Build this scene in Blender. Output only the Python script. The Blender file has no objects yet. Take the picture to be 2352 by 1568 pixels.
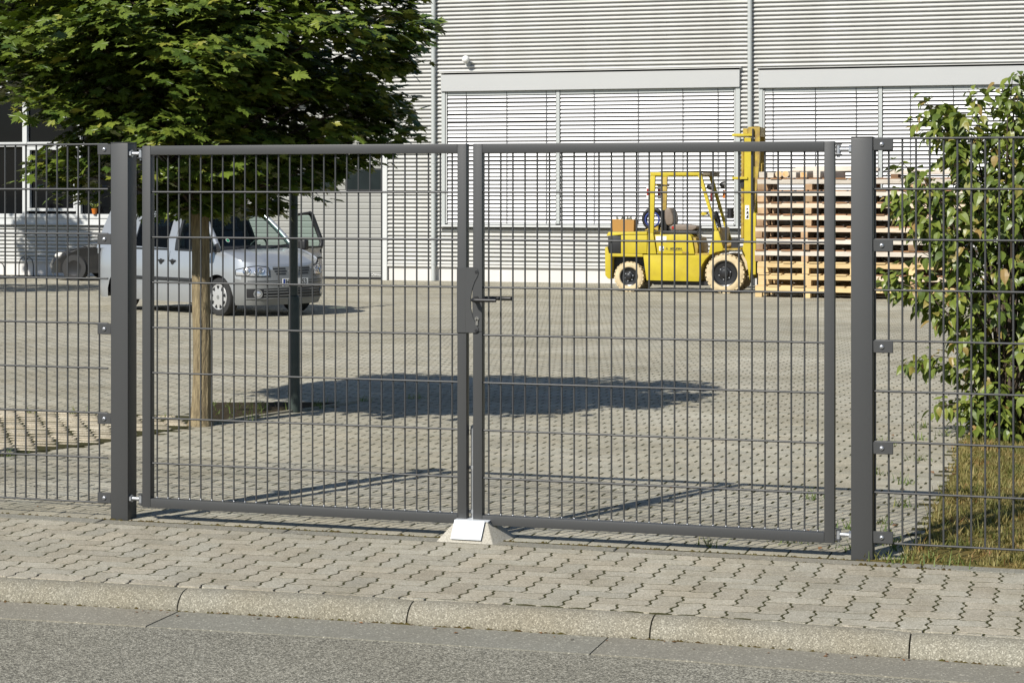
import bpy, bmesh, math, random
import numpy as np
from mathutils import Vector, Matrix, Euler

R = math.radians
rng = random.Random(7)
sc = bpy.context.scene
col = sc.collection

# ------------------------------------------------------------------ camera, light, exposure
cam_d = bpy.data.cameras.new("camera")
cam = bpy.data.objects.new("camera", cam_d)
col.objects.link(cam)
cam.location = (2.568, -7.83, 1.4697)
cam.rotation_euler = (R(90), 0, R(16.875))
cam_d.sensor_width = 36
cam_d.lens = 68.88
cam_d.shift_y = -350 / 2352
cam_d.clip_start = 0.1
cam_d.clip_end = 2000
sc.camera = cam

SUN_EL, SUN_AZ = 38.0, 21.0        # elevation; direction the light travels, from +y towards +x
w = bpy.data.worlds.new("World")
sc.world = w
w.use_nodes = True
nt = w.node_tree
nt.nodes.clear()
sky = nt.nodes.new("ShaderNodeTexSky")
sky.sky_type = 'NISHITA'
sky.sun_disc = False
sky.sun_elevation = R(SUN_EL)
sky.sun_rotation = R(180 + SUN_AZ)
sky.air_density = 1.0
sky.dust_density = 0.5
sky.ozone_density = 3.5
bg = nt.nodes.new("ShaderNodeBackground")
bg.inputs[1].default_value = 0.068
out = nt.nodes.new("ShaderNodeOutputWorld")
nt.links.new(sky.outputs[0], bg.inputs[0])
nt.links.new(bg.outputs[0], out.inputs[0])

sd = bpy.data.lights.new("sun", 'SUN')
sd.energy = 4.8
sd.angle = R(0.53)
sd.color = (1.0, 0.96, 0.885)
sun = bpy.data.objects.new("sun", sd)
col.objects.link(sun)
ld = Vector((math.sin(R(SUN_AZ)) * math.cos(R(SUN_EL)), math.cos(R(SUN_AZ)) * math.cos(R(SUN_EL)), -math.sin(R(SUN_EL))))
sun.rotation_euler = ld.to_track_quat('-Z', 'Y').to_euler()
sun.location = (-10, -20, 20)

vs = sc.view_settings
vs.view_transform = 'Standard'
vs.look = 'None'
vs.gamma = 1
vs.use_curve_mapping = False
vs.exposure = 0.46
sc.render.engine = 'CYCLES'
sc.cycles.max_bounces = 8
sc.cycles.transparent_max_bounces = 16

SL = 0.0136                        # the yard falls away from the street


def gz(y):
    return -SL * max(y, 0.0)


# ------------------------------------------------------------------ materials
MATS = {}


def mat(name, c, rough=0.6, metal=0.0, c2=None, nscale=8.0, nstr=0.5, bump=0.0, bscale=60.0, rnd=0.0,
        spec=0.5, coat=0.0, island=False, detail=4.0, stretch=None):
    if name in MATS:
        return MATS[name]
    m = bpy.data.materials.new(name)
    m.use_nodes = True
    t = m.node_tree
    N = t.nodes
    L = t.links
    b = N["Principled BSDF"]
    b.inputs["Roughness"].default_value = rough
    b.inputs["Metallic"].default_value = metal
    b.inputs["Specular IOR Level"].default_value = spec
    b.inputs["Coat Weight"].default_value = coat
    geo = N.new("ShaderNodeNewGeometry")
    vec = geo.outputs["Position"]
    if stretch:
        mp = N.new("ShaderNodeMapping")
        mp.inputs["Scale"].default_value = stretch
        L.new(vec, mp.inputs["Vector"])
        vec = mp.outputs["Vector"]
    c = tuple(c)
    if c2 is None:
        c2 = tuple(v * 0.82 for v in c)
    nz = N.new("ShaderNodeTexNoise")
    nz.inputs["Scale"].default_value = nscale
    nz.inputs["Detail"].default_value = detail
    L.new(vec, nz.inputs["Vector"])
    ramp = N.new("ShaderNodeMapRange")
    ramp.inputs[1].default_value = 0.5 - 0.25 / max(nstr, .01)
    ramp.inputs[2].default_value = 0.5 + 0.25 / max(nstr, .01)
    L.new(nz.outputs[0], ramp.inputs[0])
    mx = N.new("ShaderNodeMix")
    mx.data_type = 'RGBA'
    mx.inputs[6].default_value = (*c, 1)
    mx.inputs[7].default_value = (*c2, 1)
    L.new(ramp.outputs[0], mx.inputs[0])
    colout = mx.outputs[2]
    if rnd > 0:
        if island:
            src = geo.outputs["Random Per Island"]
        else:
            oi = N.new("ShaderNodeObjectInfo")
            src = oi.outputs["Random"]
        mr = N.new("ShaderNodeMapRange")
        mr.inputs[3].default_value = 1 - rnd
        mr.inputs[4].default_value = 1 + rnd
        L.new(src, mr.inputs[0])
        vm = N.new("ShaderNodeVectorMath")
        vm.operation = 'SCALE'
        L.new(colout, vm.inputs[0])
        L.new(mr.outputs[0], vm.inputs[3])
        colout = vm.outputs[0]
    L.new(colout, b.inputs["Base Color"])
    if bump > 0:
        bn = N.new("ShaderNodeTexNoise")
        bn.inputs["Scale"].default_value = bscale
        bn.inputs["Detail"].default_value = 5
        L.new(vec, bn.inputs["Vector"])
        bp = N.new("ShaderNodeBump")
        bp.inputs["Strength"].default_value = bump
        bp.inputs["Distance"].default_value = 0.01
        L.new(bn.outputs[0], bp.inputs["Height"])
        L.new(bp.outputs[0], b.inputs["Normal"])
    MATS[name] = m
    return m


def grain_mat(name, cols, scale, rough=0.9, bump=0.5, rnd=0.0, island=False, tint=None, tscale=3.0, tstr=0.5, dist=0.004, patch=None):
    """concrete / asphalt: cells of stone grain in several tones"""
    m = bpy.data.materials.new(name)
    m.use_nodes = True
    t = m.node_tree
    N = t.nodes
    L = t.links
    b = N["Principled BSDF"]
    b.inputs["Roughness"].default_value = rough
    b.inputs["Specular IOR Level"].default_value = 0.25
    geo = N.new("ShaderNodeNewGeometry")
    vo = N.new("ShaderNodeTexVoronoi")
    vo.inputs["Scale"].default_value = scale
    L.new(geo.outputs["Position"], vo.inputs["Vector"])
    sep = N.new("ShaderNodeSeparateColor")
    L.new(vo.outputs["Color"], sep.inputs[0])
    cr = N.new("ShaderNodeValToRGB")
    cr.color_ramp.interpolation = 'LINEAR'
    els = cr.color_ramp.elements
    while len(els) < len(cols):
        els.new(0.5)
    for i, (p, c) in enumerate(cols):
        els[i].position = p
        els[i].color = (*c, 1)
    L.new(sep.outputs[0], cr.inputs[0])
    co = cr.outputs[0]
    if tint:
        nz = N.new("ShaderNodeTexNoise")
        nz.inputs["Scale"].default_value = tscale
        nz.inputs["Detail"].default_value = 5
        L.new(geo.outputs["Position"], nz.inputs["Vector"])
        mr = N.new("ShaderNodeMapRange")
        mr.inputs[1].default_value = 0.35
        mr.inputs[2].default_value = 0.7
        mr.inputs[4].default_value = tstr
        L.new(nz.outputs[0], mr.inputs[0])
        mx = N.new("ShaderNodeMix")
        mx.data_type = 'RGBA'
        mx.blend_type = 'MULTIPLY'
        L.new(mr.outputs[0], mx.inputs[0])
        L.new(co, mx.inputs[6])
        mx.inputs[7].default_value = (*tint, 1)
        co = mx.outputs[2]
    if patch:                      # large soft stains on the surface
        pn = N.new("ShaderNodeTexNoise")
        pn.inputs["Scale"].default_value = patch[0]
        pn.inputs["Detail"].default_value = 3
        L.new(geo.outputs["Position"], pn.inputs["Vector"])
        pr = N.new("ShaderNodeMapRange")
        pr.inputs[1].default_value = 0.3
        pr.inputs[2].default_value = 0.7
        pr.inputs[3].default_value = 1 - patch[1]
        pr.inputs[4].default_value = 1 + patch[1]
        L.new(pn.outputs[0], pr.inputs[0])
        pv = N.new("ShaderNodeVectorMath")
        pv.operation = 'SCALE'
        L.new(co, pv.inputs[0])
        L.new(pr.outputs[0], pv.inputs[3])
        co = pv.outputs[0]
    if rnd:
        if island:
            src = geo.outputs["Random Per Island"]
        else:
            oi = N.new("ShaderNodeObjectInfo")
            src = oi.outputs["Random"]
        mr = N.new("ShaderNodeMapRange")
        mr.inputs[3].default_value = 1 - rnd
        mr.inputs[4].default_value = 1 + rnd
        L.new(src, mr.inputs[0])
        vm = N.new("ShaderNodeVectorMath")
        vm.operation = 'SCALE'
        L.new(co, vm.inputs[0])
        L.new(mr.outputs[0], vm.inputs[3])
        co = vm.outputs[0]
        wn = N.new("ShaderNodeTexWhiteNoise")
        wn.noise_dimensions = '1D'
        L.new(src, wn.inputs["W"])
        hm = N.new("ShaderNodeMix")
        hm.data_type = 'RGBA'
        hm.inputs[6].default_value = (1.018, .998, .965, 1)
        hm.inputs[7].default_value = (.985, 1.002, 1.0, 1)
        L.new(wn.outputs["Value"], hm.inputs[0])
        hv = N.new("ShaderNodeVectorMath")
        hv.operation = 'MULTIPLY'
        L.new(co, hv.inputs[0])
        L.new(hm.outputs[2], hv.inputs[1])
        co = hv.outputs[0]
    L.new(co, b.inputs["Base Color"])
    if bump:
        bp = N.new("ShaderNodeBump")
        bp.inputs["Strength"].default_value = bump
        bp.inputs["Distance"].default_value = dist
        L.new(vo.outputs["Distance"], bp.inputs["Height"])
        L.new(bp.outputs[0], b.inputs["Normal"])
    MATS[name] = m
    return m


def leaf_mat(name, c1, c2, c3, trans=0.35, rough=0.42, patch=0.0):
    m = bpy.data.materials.new(name)
    m.use_nodes = True
    t = m.node_tree
    N = t.nodes
    L = t.links
    b = N["Principled BSDF"]
    b.inputs["Roughness"].default_value = rough
    b.inputs["Specular IOR Level"].default_value = 0.4
    geo = N.new("ShaderNodeNewGeometry")
    oi = N.new("ShaderNodeObjectInfo")
    ad = N.new("ShaderNodeMath")
    ad.operation = 'ADD'
    L.new(geo.outputs["Random Per Island"], ad.inputs[0])
    L.new(oi.outputs["Random"], ad.inputs[1])
    fr = N.new("ShaderNodeMath")
    fr.operation = 'FRACT'
    L.new(ad.outputs[0], fr.inputs[0])
    if patch:                      # dry and green patches
        nz = N.new("ShaderNodeTexNoise")
        nz.inputs["Scale"].default_value = patch
        nz.inputs["Detail"].default_value = 3
        L.new(geo.outputs["Position"], nz.inputs["Vector"])
        mr = N.new("ShaderNodeMapRange")
        mr.inputs[1].default_value = .36
        mr.inputs[2].default_value = .64
        L.new(nz.outputs[0], mr.inputs[0])
        mw = N.new("ShaderNodeMath")
        mw.operation = 'MULTIPLY_ADD'
        mw.inputs[1].default_value = .45
        L.new(fr.outputs[0], mw.inputs[0])
        m2 = N.new("ShaderNodeMath")
        m2.operation = 'MULTIPLY'
        m2.inputs[1].default_value = .6
        L.new(mr.outputs[0], m2.inputs[0])
        L.new(m2.outputs[0], mw.inputs[2])
        fr = mw
    cr = N.new("ShaderNodeValToRGB")
    e = cr.color_ramp.elements
    e.new(0.5)
    e[0].position, e[0].color = 0.0, (*c1, 1)
    e[1].position, e[1].color = 0.85, (*c2, 1)
    e[2].position, e[2].color = 1.0, (*c3, 1)
    L.new(fr.outputs[0], cr.inputs[0])
    L.new(cr.outputs[0], b.inputs["Base Color"])
    tr = N.new("ShaderNodeBsdfTranslucent")
    sat = N.new("ShaderNodeMix")
    sat.data_type = 'RGBA'
    sat.blend_type = 'MULTIPLY'
    sat.inputs[0].default_value = 1
    L.new(cr.outputs[0], sat.inputs[6])
    sat.inputs[7].default_value = (1.6, 1.9, 0.5, 1)
    L.new(sat.outputs[2], tr.inputs[0])
    ms = N.new("ShaderNodeMixShader")
    ms.inputs[0].default_value = trans
    L.new(b.outputs[0], ms.inputs[1])
    L.new(tr.outputs[0], ms.inputs[2])
    L.new(ms.outputs[0], N["Material Output"].inputs[0])
    MATS[name] = m
    return m


def glass_mat(name, tint, alpha, rough=0.03):
    m = bpy.data.materials.new(name)
    m.use_nodes = True
    t = m.node_tree
    N = t.nodes
    L = t.links
    b = N["Principled BSDF"]
    b.inputs["Base Color"].default_value = (0.02, 0.025, 0.03, 1)
    b.inputs["Roughness"].default_value = rough
    tr = N.new("ShaderNodeBsdfTransparent")
    tr.inputs[0].default_value = (*tint, 1)
    fr = N.new("ShaderNodeLayerWeight")
    fr.inputs[0].default_value = 0.5
    pw = N.new("ShaderNodeMath")
    pw.operation = 'POWER'
    pw.inputs[1].default_value = 4.0
    L.new(fr.outputs["Facing"], pw.inputs[0])
    ad = N.new("ShaderNodeMath")
    ad.operation = 'MULTIPLY_ADD'
    ad.use_clamp = True
    ad.inputs[1].default_value = 0.75
    ad.inputs[2].default_value = alpha + 0.03
    L.new(pw.outputs[0], ad.inputs[0])
    ms = N.new("ShaderNodeMixShader")
    L.new(ad.outputs[0], ms.inputs[0])
    L.new(tr.outputs[0], ms.inputs[1])
    L.new(b.outputs[0], ms.inputs[2])
    L.new(ms.outputs[0], N["Material Output"].inputs[0])
    MATS[name] = m
    return m


# ------------------------------------------------------------------ mesh helpers
class MB:
    def __init__(self):
        self.v = []
        self.f = []

    def add(self, vs_, fs_):
        o = len(self.v)
        self.v += [tuple(p) for p in vs_]
        self.f += [tuple(i + o for i in f) for f in fs_]
        return self

    def box(self, x0, x1, y0, y1, z0, z1, M=None):
        vs_ = [(x, y, z) for z in (z0, z1) for y in (y0, y1) for x in (x0, x1)]
        if M is not None:
            vs_ = [M @ Vector(p) for p in vs_]
        return self.add(vs_, [(0, 2, 3, 1), (4, 5, 7, 6), (0, 1, 5, 4), (2, 6, 7, 3), (0, 4, 6, 2), (1, 3, 7, 5)])

    def prism_y(self, pts, y0, y1):
        """polygon in (x, z) pushed from y0 to y1"""
        n = len(pts)
        vs_ = [(x, y0, z) for x, z in pts] + [(x, y1, z) for x, z in pts]
        a = sum(pts[i][0] * pts[(i + 1) % n][1] - pts[(i + 1) % n][0] * pts[i][1] for i in range(n))
        fs_ = [tuple(range(n)), tuple(range(2 * n - 1, n - 1, -1))] + [(i, i + n, (i + 1) % n + n, (i + 1) % n) for i in range(n)]
        if a < 0:
            fs_ = [tuple(reversed(f)) for f in fs_]
        return self.add(vs_, fs_)

    def prism_z(self, pts, z0, z1, bottom=True):
        n = len(pts)
        vs_ = [(x, y, z0) for x, y in pts] + [(x, y, z1) for x, y in pts]
        a = sum(pts[i][0] * pts[(i + 1) % n][1] - pts[(i + 1) % n][0] * pts[i][1] for i in range(n))
        fs_ = [tuple(range(n, 2 * n))] + [(i, (i + 1) % n, (i + 1) % n + n, i + n) for i in range(n)]
        if bottom:
            fs_.append(tuple(reversed(range(n))))
        if a < 0:
            fs_ = [tuple(reversed(f)) for f in fs_]
        return self.add(vs_, fs_)

    def tube(self, path, r, n=8, cap=True):
        path = [Vector(p) for p in path]
        rs = r if isinstance(r, (list, tuple)) else [r] * len(path)
        up = Vector((0, 0, 1))
        rings = []
        prev = None
        for i, p in enumerate(path):
            if i == 0:
                d = path[1] - p
            elif i == len(path) - 1:
                d = p - path[i - 1]
            else:
                d = path[i + 1] - path[i - 1]
            d.normalize()
            if prev is None:
                a = d.cross(up)
                if a.length < 1e-3:
                    a = d.cross(Vector((1, 0, 0)))
            else:
                a = prev - d * prev.dot(d)
            a.normalize()
            prev = a
            bvec = d.cross(a)
            rings.append([p + (a * math.cos(2 * math.pi * k / n) + bvec * math.sin(2 * math.pi * k / n)) * rs[i] for k in range(n)])
        vs_ = [q for ring in rings for q in ring]
        fs_ = []
        for i in range(len(path) - 1):
            for k in range(n):
                k2 = (k + 1) % n
                fs_.append((i * n + k, i * n + k2, (i + 1) * n + k2, (i + 1) * n + k))
        if cap:
            fs_.append(tuple(reversed(range(n))))
            fs_.append(tuple(range((len(path) - 1) * n, len(path) * n)))
        return self.add(vs_, fs_)

    def lathe(self, prof, n=32, axis='y', c=(0, 0, 0)):
        """prof: list of (radius, along)"""
        vs_ = []
        for r_, a_ in prof:
            for k in range(n):
                t = 2 * math.pi * k / n
                u, v = r_ * math.cos(t), r_ * math.sin(t)
                if axis == 'y':
                    vs_.append((c[0] + u, c[1] + a_, c[2] + v))
                elif axis == 'z':
                    vs_.append((c[0] + u, c[1] - v, c[2] + a_))
                else:
                    vs_.append((c[0] + a_, c[1] + v, c[2] + u))
        fs_ = []
        for i in range(len(prof) - 1):
            for k in range(n):
                k2 = (k + 1) % n
                fs_.append((i * n + k, (i + 1) * n + k, (i + 1) * n + k2, i * n + k2))
        return self.add(vs_, fs_)

    def grid(self, fn, nu, nv):
        o = len(self.v)
        for i in range(nu + 1):
            for j in range(nv + 1):
                self.v.append(tuple(fn(i / nu, j / nv)))
        for i in range(nu):
            for j in range(nv):
                a = o + i * (nv + 1) + j
                self.f.append((a, a + nv + 1, a + nv + 2, a + 1))
        return self

    def ball(self, c, r, n=12, m=8, sq=(1, 1, 1)):
        vs_ = [(c[0], c[1], c[2] + r * sq[2])]
        for i in range(1, m):
            t = math.pi * i / m
            for k in range(n):
                p = 2 * math.pi * k / n
                vs_.append((c[0] + r * sq[0] * math.sin(t) * math.cos(p), c[1] + r * sq[1] * math.sin(t) * math.sin(p), c[2] + r * sq[2] * math.cos(t)))
        vs_.append((c[0], c[1], c[2] - r * sq[2]))
        fs_ = [(0, 1 + k, 1 + (k + 1) % n) for k in range(n)]
        for i in range(m - 2):
            for k in range(n):
                a = 1 + i * n
                fs_.append((a + k, a + n + k, a + n + (k + 1) % n, a + (k + 1) % n))
        a = 1 + (m - 2) * n
        l = len(vs_) - 1
        fs_ += [(a + k, l, a + (k + 1) % n) for k in range(n)]
        return self.add(vs_, fs_)

    def mesh(self, name, m, smooth=None, bev=0.0, bseg=2):
        me = bpy.data.meshes.new(name)
        me.from_pydata(self.v, [], self.f)
        me.update()
        if bev > 0:
            b = bmesh.new()
            b.from_mesh(me)
            bmesh.ops.remove_doubles(b, verts=b.verts, dist=1e-5)
            es = [e for e in b.edges if len(e.link_faces) == 2 and e.calc_face_angle(0) > R(25)]
            bmesh.ops.bevel(b, geom=es, offset=bev, segments=bseg, affect='EDGES', profile=0.6)
            b.to_mesh(me)
            b.free()
            if smooth is None:
                smooth = 40
        if m is not None:
            me.materials.append(m)
        if smooth is not None:
            me.shade_smooth()
            me.set_sharp_from_angle(angle=R(smooth))
        return me

    def build(self, name, m, parent=None, smooth=None, bev=0.0, bseg=2, loc=None):
        o = bpy.data.objects.new(name, self.mesh(name, m, smooth, bev, bseg))
        col.objects.link(o)
        if parent is not None:
            o.parent = parent
        if loc is not None:
            o.location = loc
        return o


def tag(o, label=None, cat=None, group=None, kind=None):
    if label:
        o["label"] = label
    if cat:
        o["category"] = cat
    if group:
        o["group"] = group
    if kind:
        o["kind"] = kind
    return o


def thing(name, loc, label, cat, group=None, rz=0.0):
    o = bpy.data.objects.new(name, None)
    o.empty_display_size = 0.2
    col.objects.link(o)
    o.location = loc
    o.rotation_euler = (0, 0, rz)
    return tag(o, label, cat, group)


def inst(me, name, parent=None, loc=(0, 0, 0), rot=(0, 0, 0), scale=(1, 1, 1)):
    o = bpy.data.objects.new(name, me)
    col.objects.link(o)
    if parent is not None:
        o.parent = parent
    o.location = loc
    o.rotation_euler = rot
    o.scale = scale
    return o


def text_mesh(name, body, size, m, parent, loc, rot, extrude=0.0008, bold=0.0, sx=1.0):
    cu = bpy.data.curves.new(name + "_font", 'FONT')
    cu.body = body
    cu.size = size
    cu.extrude = extrude
    cu.offset = bold
    cu.align_x = 'CENTER'
    cu.align_y = 'CENTER'
    tmp = bpy.data.objects.new(name + "_tmp", cu)
    col.objects.link(tmp)
    dg = bpy.context.evaluated_depsgraph_get()
    me = bpy.data.meshes.new_from_object(tmp.evaluated_get(dg))
    bpy.data.objects.remove(tmp)
    bpy.data.curves.remove(cu)
    me.materials.clear()
    me.materials.append(m)
    o = inst(me, name, parent, loc, rot, (sx, 1, 1))
    return o


def in_poly(x, y, poly):
    c = False
    n = len(poly)
    j = n - 1
    for i in range(n):
        xi, yi = poly[i]
        xj, yj = poly[j]
        if (yi > y) != (yj > y) and x < (xj - xi) * (y - yi) / (yj - yi) + xi:
            c = not c
        j = i
    return c


def clip_y(poly, y, keep_above):
    res = []
    n = len(poly)
    for i in range(n):
        a, b = poly[i], poly[(i + 1) % n]
        ina = (a[1] >= y) == keep_above
        inb = (b[1] >= y) == keep_above
        if ina:
            res.append(a)
        if ina != inb:
            t = (y - a[1]) / (b[1] - a[1])
            res.append((a[0] + t * (b[0] - a[0]), y))
    return res


# ------------------------------------------------------------------ material set
m_gate = mat("anthracite_coating", (0.046, 0.047, 0.047), 0.42, 0.0, c2=(0.043, 0.044, 0.045), nscale=3, bump=0.04, bscale=300, spec=0.45)
m_black = mat("black_plastic", (0.012, 0.012, 0.013), 0.45, bump=0.05, bscale=200)
m_zinc = mat("galvanised_steel", (0.55, 0.56, 0.58), 0.38, 0.85, c2=(0.42, 0.44, 0.47), nscale=30, bump=0.06, bscale=80)
m_chrome = mat("bright_steel", (0.8, 0.8, 0.82), 0.2, 1.0, nscale=20)
m_plate = mat("zinc_plate", (0.62, 0.64, 0.66), 0.5, 0.15, c2=(0.52, 0.55, 0.58), nscale=22, nstr=0.7)
m_conc = grain_mat("cast_concrete", [(0, (.30, .28, .24)), (0.5, (.38, .36, .31)), (1, (.45, .43, .37))], 260, bump=0.25, tint=(.85, .83, .78), tscale=6)
m_asph = grain_mat("worn_asphalt", [(0, (.06, .057, .046)), (.35, (.160, .152, .122)), (.75, (.275, .262, .212)), (1, (.50, .475, .395))], 225, bump=0.7, tint=(.9, .88, .84), tscale=1.2, dist=0.004, patch=(0.8, 0.08))
m_kerb = grain_mat("kerb_concrete", [(0, (.135, .127, .102)), (.35, (.205, .192, .155)), (.8, (.25, .235, .19)), (1, (.41, .39, .33))], 280, bump=0.3, tint=(.86, .80, .70), tscale=5, rnd=0.05)
m_gut = grain_mat("gutter_concrete", [(0, (.17, .162, .135)), (.5, (.212, .202, .170)), (.93, (.245, .232, .195)), (1, (.45, .43, .36))], 190, bump=0.3, tint=(.86, .84, .8), tscale=3, rnd=0.05)
PAV = [(0, (.24, .222, .18)), (.4, (.335, .31, .252)), (.8, (.38, .352, .288)), (1, (.50, .46, .38))]
m_pav = grain_mat("pavement_stone_concrete", PAV, 230, bump=0.45, tint=(.80, .77, .71), tscale=5, rnd=0.11, tstr=.8, patch=(1.3, .07))
m_pav_i = grain_mat("pavement_stone_concrete_joined", PAV, 230, bump=0.45, tint=(.86, .84, .80), tscale=9, rnd=0.09, island=True)
YP = [(0, (.275, .258, .208)), (.5, (.355, .333, .270)), (1, (.44, .412, .34))]
m_yp = grain_mat("yard_paver_concrete", YP, 210, bump=0.35, tint=(.74, .72, .66), tscale=1.1, rnd=0.12, patch=(.35, .12), tstr=.9)
m_yp_i = grain_mat("yard_paver_concrete_joined", YP, 210, bump=0.35, tint=(.74, .72, .66), tscale=1.1, rnd=0.12, island=True, patch=(.35, .12), tstr=.9)
m_sett = grain_mat("sett_concrete", [(0, (.27, .235, .175)), (.5, (.37, .33, .255)), (1, (.46, .41, .33))], 200, bump=0.4, rnd=0.12, tint=(.8, .75, .66), tscale=5)
m_joint = mat("joint_soil", (0.062, 0.053, 0.028), 0.95, c2=(0.040, 0.045, 0.017), nscale=14, nstr=0.9, bump=0.6, bscale=120, spec=0.05)
m_ground = mat("bare_ground", (0.10, 0.088, 0.06), 0.95, c2=(0.07, 0.065, 0.04), nscale=1.5, bump=0.5, bscale=40, spec=0.05)
m_soil = mat("bed_soil", (0.026, 0.021, 0.014), 0.95, c2=(0.06, 0.048, 0.03), nscale=25, nstr=0.8, bump=0.9, bscale=60, spec=0.05)
m_moss = mat("moss", (0.075, 0.070, 0.020), 0.95, c2=(0.06, 0.034, 0.014), nscale=30, nstr=1.2, bump=0.8, bscale=200, spec=0.05)
m_lawn = mat("lawn_soil", (0.16, 0.115, 0.04), 0.95, c2=(0.08, 0.075, 0.025), nscale=9, nstr=0.9, bump=0.6, bscale=90, spec=0.05)
m_grass = leaf_mat("grass_blade", (0.085, 0.115, 0.022), (0.29, 0.225, 0.085), (0.27, 0.13, 0.05), 0.22, 0.6, 6.0)
m_weed = leaf_mat("weed_blade", (0.08, 0.13, 0.03), (0.14, 0.18, 0.04), (0.28, 0.22, 0.08), 0.25, 0.6)
m_maple = leaf_mat("maple_leaf", (0.044, 0.076, 0.012), (0.122, 0.162, 0.022), (0.20, 0.20, 0.035), 0.06, 0.36)
m_dog = leaf_mat("shrub_leaf", (0.066, 0.100, 0.018), (0.165, 0.200, 0.034), (0.26, 0.17, 0.06), 0.16, 0.40)
m_bark = mat("bark", (0.30, 0.24, 0.135), 0.9, c2=(0.12, 0.09, 0.05), nscale=22, nstr=1.1, bump=1.0, bscale=60, stretch=(3.2, 3.2, 0.45))
m_twig = mat("twig_bark", (0.07, 0.05, 0.035), 0.85, nscale=20)
m_clad = mat("white_cladding", (0.56, 0.56, 0.54), 0.45, c2=(0.46, 0.455, 0.43), nscale=1.6, nstr=0.7, spec=0.4, stretch=(1.4, 1.4, .12))
m_white = mat("white_trim", (0.52, 0.53, 0.52), 0.4, c2=(0.49, 0.50, 0.49), nscale=1.0)
m_hdr = mat("header_sheet", (0.40, 0.405, 0.40), 0.45, c2=(0.37, 0.375, 0.37), nscale=0.7)
m_slat = mat("blind_slat", (0.70, 0.70, 0.70), 0.4, c2=(0.66, 0.66, 0.66), nscale=2, rnd=0.02)
m_grey = mat("grey_trim", (0.40, 0.42, 0.41), 0.45, c2=(0.36, 0.38, 0.37), nscale=2)
m_door = mat("door_panel", (0.31, 0.31, 0.29), 0.45, c2=(0.28, 0.28, 0.26), nscale=0.9)
m_plinth = mat("plinth_render", (0.60, 0.59, 0.57), 0.85, c2=(0.50, 0.48, 0.45), nscale=1.5, nstr=.8, bump=0.3, bscale=30)
m_dark = mat("dark_interior", (0.010, 0.010, 0.011), 0.8)
m_wglass = mat("window_glass", (0.006, 0.007, 0.008), 0.06, spec=0.12)
m_cord = mat("dark_cord", (0.03, 0.03, 0.032), 0.7)
m_roof = mat("roof_edge", (0.4, 0.4, 0.4), 0.5)
m_yel = mat("yellow_paint", (0.50, 0.41, 0.020), 0.5, c2=(0.36, 0.27, 0.022), nscale=4, nstr=0.7, bump=0.08, bscale=25, spec=0.35, detail=9)
m_yelw = mat("worn_yellow_paint", (0.46, 0.34, 0.03), 0.55, c2=(0.16, 0.09, 0.03), nscale=9, nstr=0.9, bump=0.2, bscale=30)
m_tyre_c = mat("cream_tyre", (0.58, 0.48, 0.30), 0.8, c2=(0.40, 0.31, 0.18), nscale=11, nstr=0.8, bump=0.2, bscale=60)
m_tyre = mat("black_tyre", (0.020, 0.020, 0.020), 0.75, bump=0.2, bscale=70)
m_rim = mat("black_rim", (0.014, 0.014, 0.015), 0.3, spec=0.5)
m_seat = mat("worn_seat_vinyl", (0.17, 0.135, 0.105), 0.5, c2=(0.13, 0.10, 0.08), nscale=8, bump=0.2, bscale=60)
m_red = mat("red_lens", (0.35, 0.02, 0.015), 0.2)
m_orange = mat("orange_lens", (0.55, 0.16, 0.02), 0.25)
m_lens = mat("clear_lens", (0.72, 0.70, 0.64), 0.2)
m_card = mat("cardboard", (0.36, 0.19, 0.045), 0.85, c2=(0.32, 0.165, 0.04), nscale=5)
m_blue = mat("blue_hose", (0.03, 0.05, 0.20), 0.4)
m_paper = mat("white_paper", (0.75, 0.75, 0.72), 0.6)
m_ink = mat("black_print", (0.012, 0.011, 0.010), 0.6)
m_green = mat("green_print", (0.03, 0.30, 0.14), 0.5)
m_bluep = mat("blue_print", (0.02, 0.06, 0.35), 0.5)
m_silver = mat("silver_car_paint", (0.42, 0.44, 0.46), 0.3, 0.55, c2=(0.41, 0.43, 0.45), nscale=3, coat=0.6)
m_bump = mat("grey_bumper", (0.20, 0.205, 0.20), 0.45, 0.15, nscale=4, bump=0.05, bscale=120)
m_vtrim = mat("van_black_trim", (0.018, 0.019, 0.02), 0.5)
m_vint = mat("van_interior", (0.035, 0.045, 0.08), 0.8)
m_chromeh = mat("headlight_reflector", (0.75, 0.76, 0.78), 0.16, 0.7, c2=(0.5, 0.5, 0.52), nscale=40)
m_hub = mat("hubcap_silver", (0.52, 0.52, 0.51), 0.38, 0.4)
m_vglass = glass_mat("van_glass", (0.62, 0.76, 0.72), 0.03)
m_tint = glass_mat("van_tinted_glass", (0.10, 0.13, 0.16), 0.06)
m_carblk = mat("black_car_paint", (0.008, 0.008, 0.009), 0.25, coat=0.5)
m_gpost = mat("dark_green_paint", (0.020, 0.034, 0.030), 0.45, c2=(0.045, 0.055, 0.048), nscale=18, nstr=0.9, bump=0.1, bscale=60)
W_OLD = ((0.60, 0.55, 0.47), (0.40, 0.35, 0.29))
W_PALE = ((0.68, 0.61, 0.50), (0.52, 0.38, 0.25))
W_NEW = ((0.62, 0.48, 0.26), (0.50, 0.34, 0.15))


def wood(name, cc, st=(1.2, 7, 9)):
    return mat(name, cc[0], 0.8, c2=cc[1], nscale=5, nstr=0.75, bump=0.3, bscale=20, rnd=0.16, stretch=st)


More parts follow.
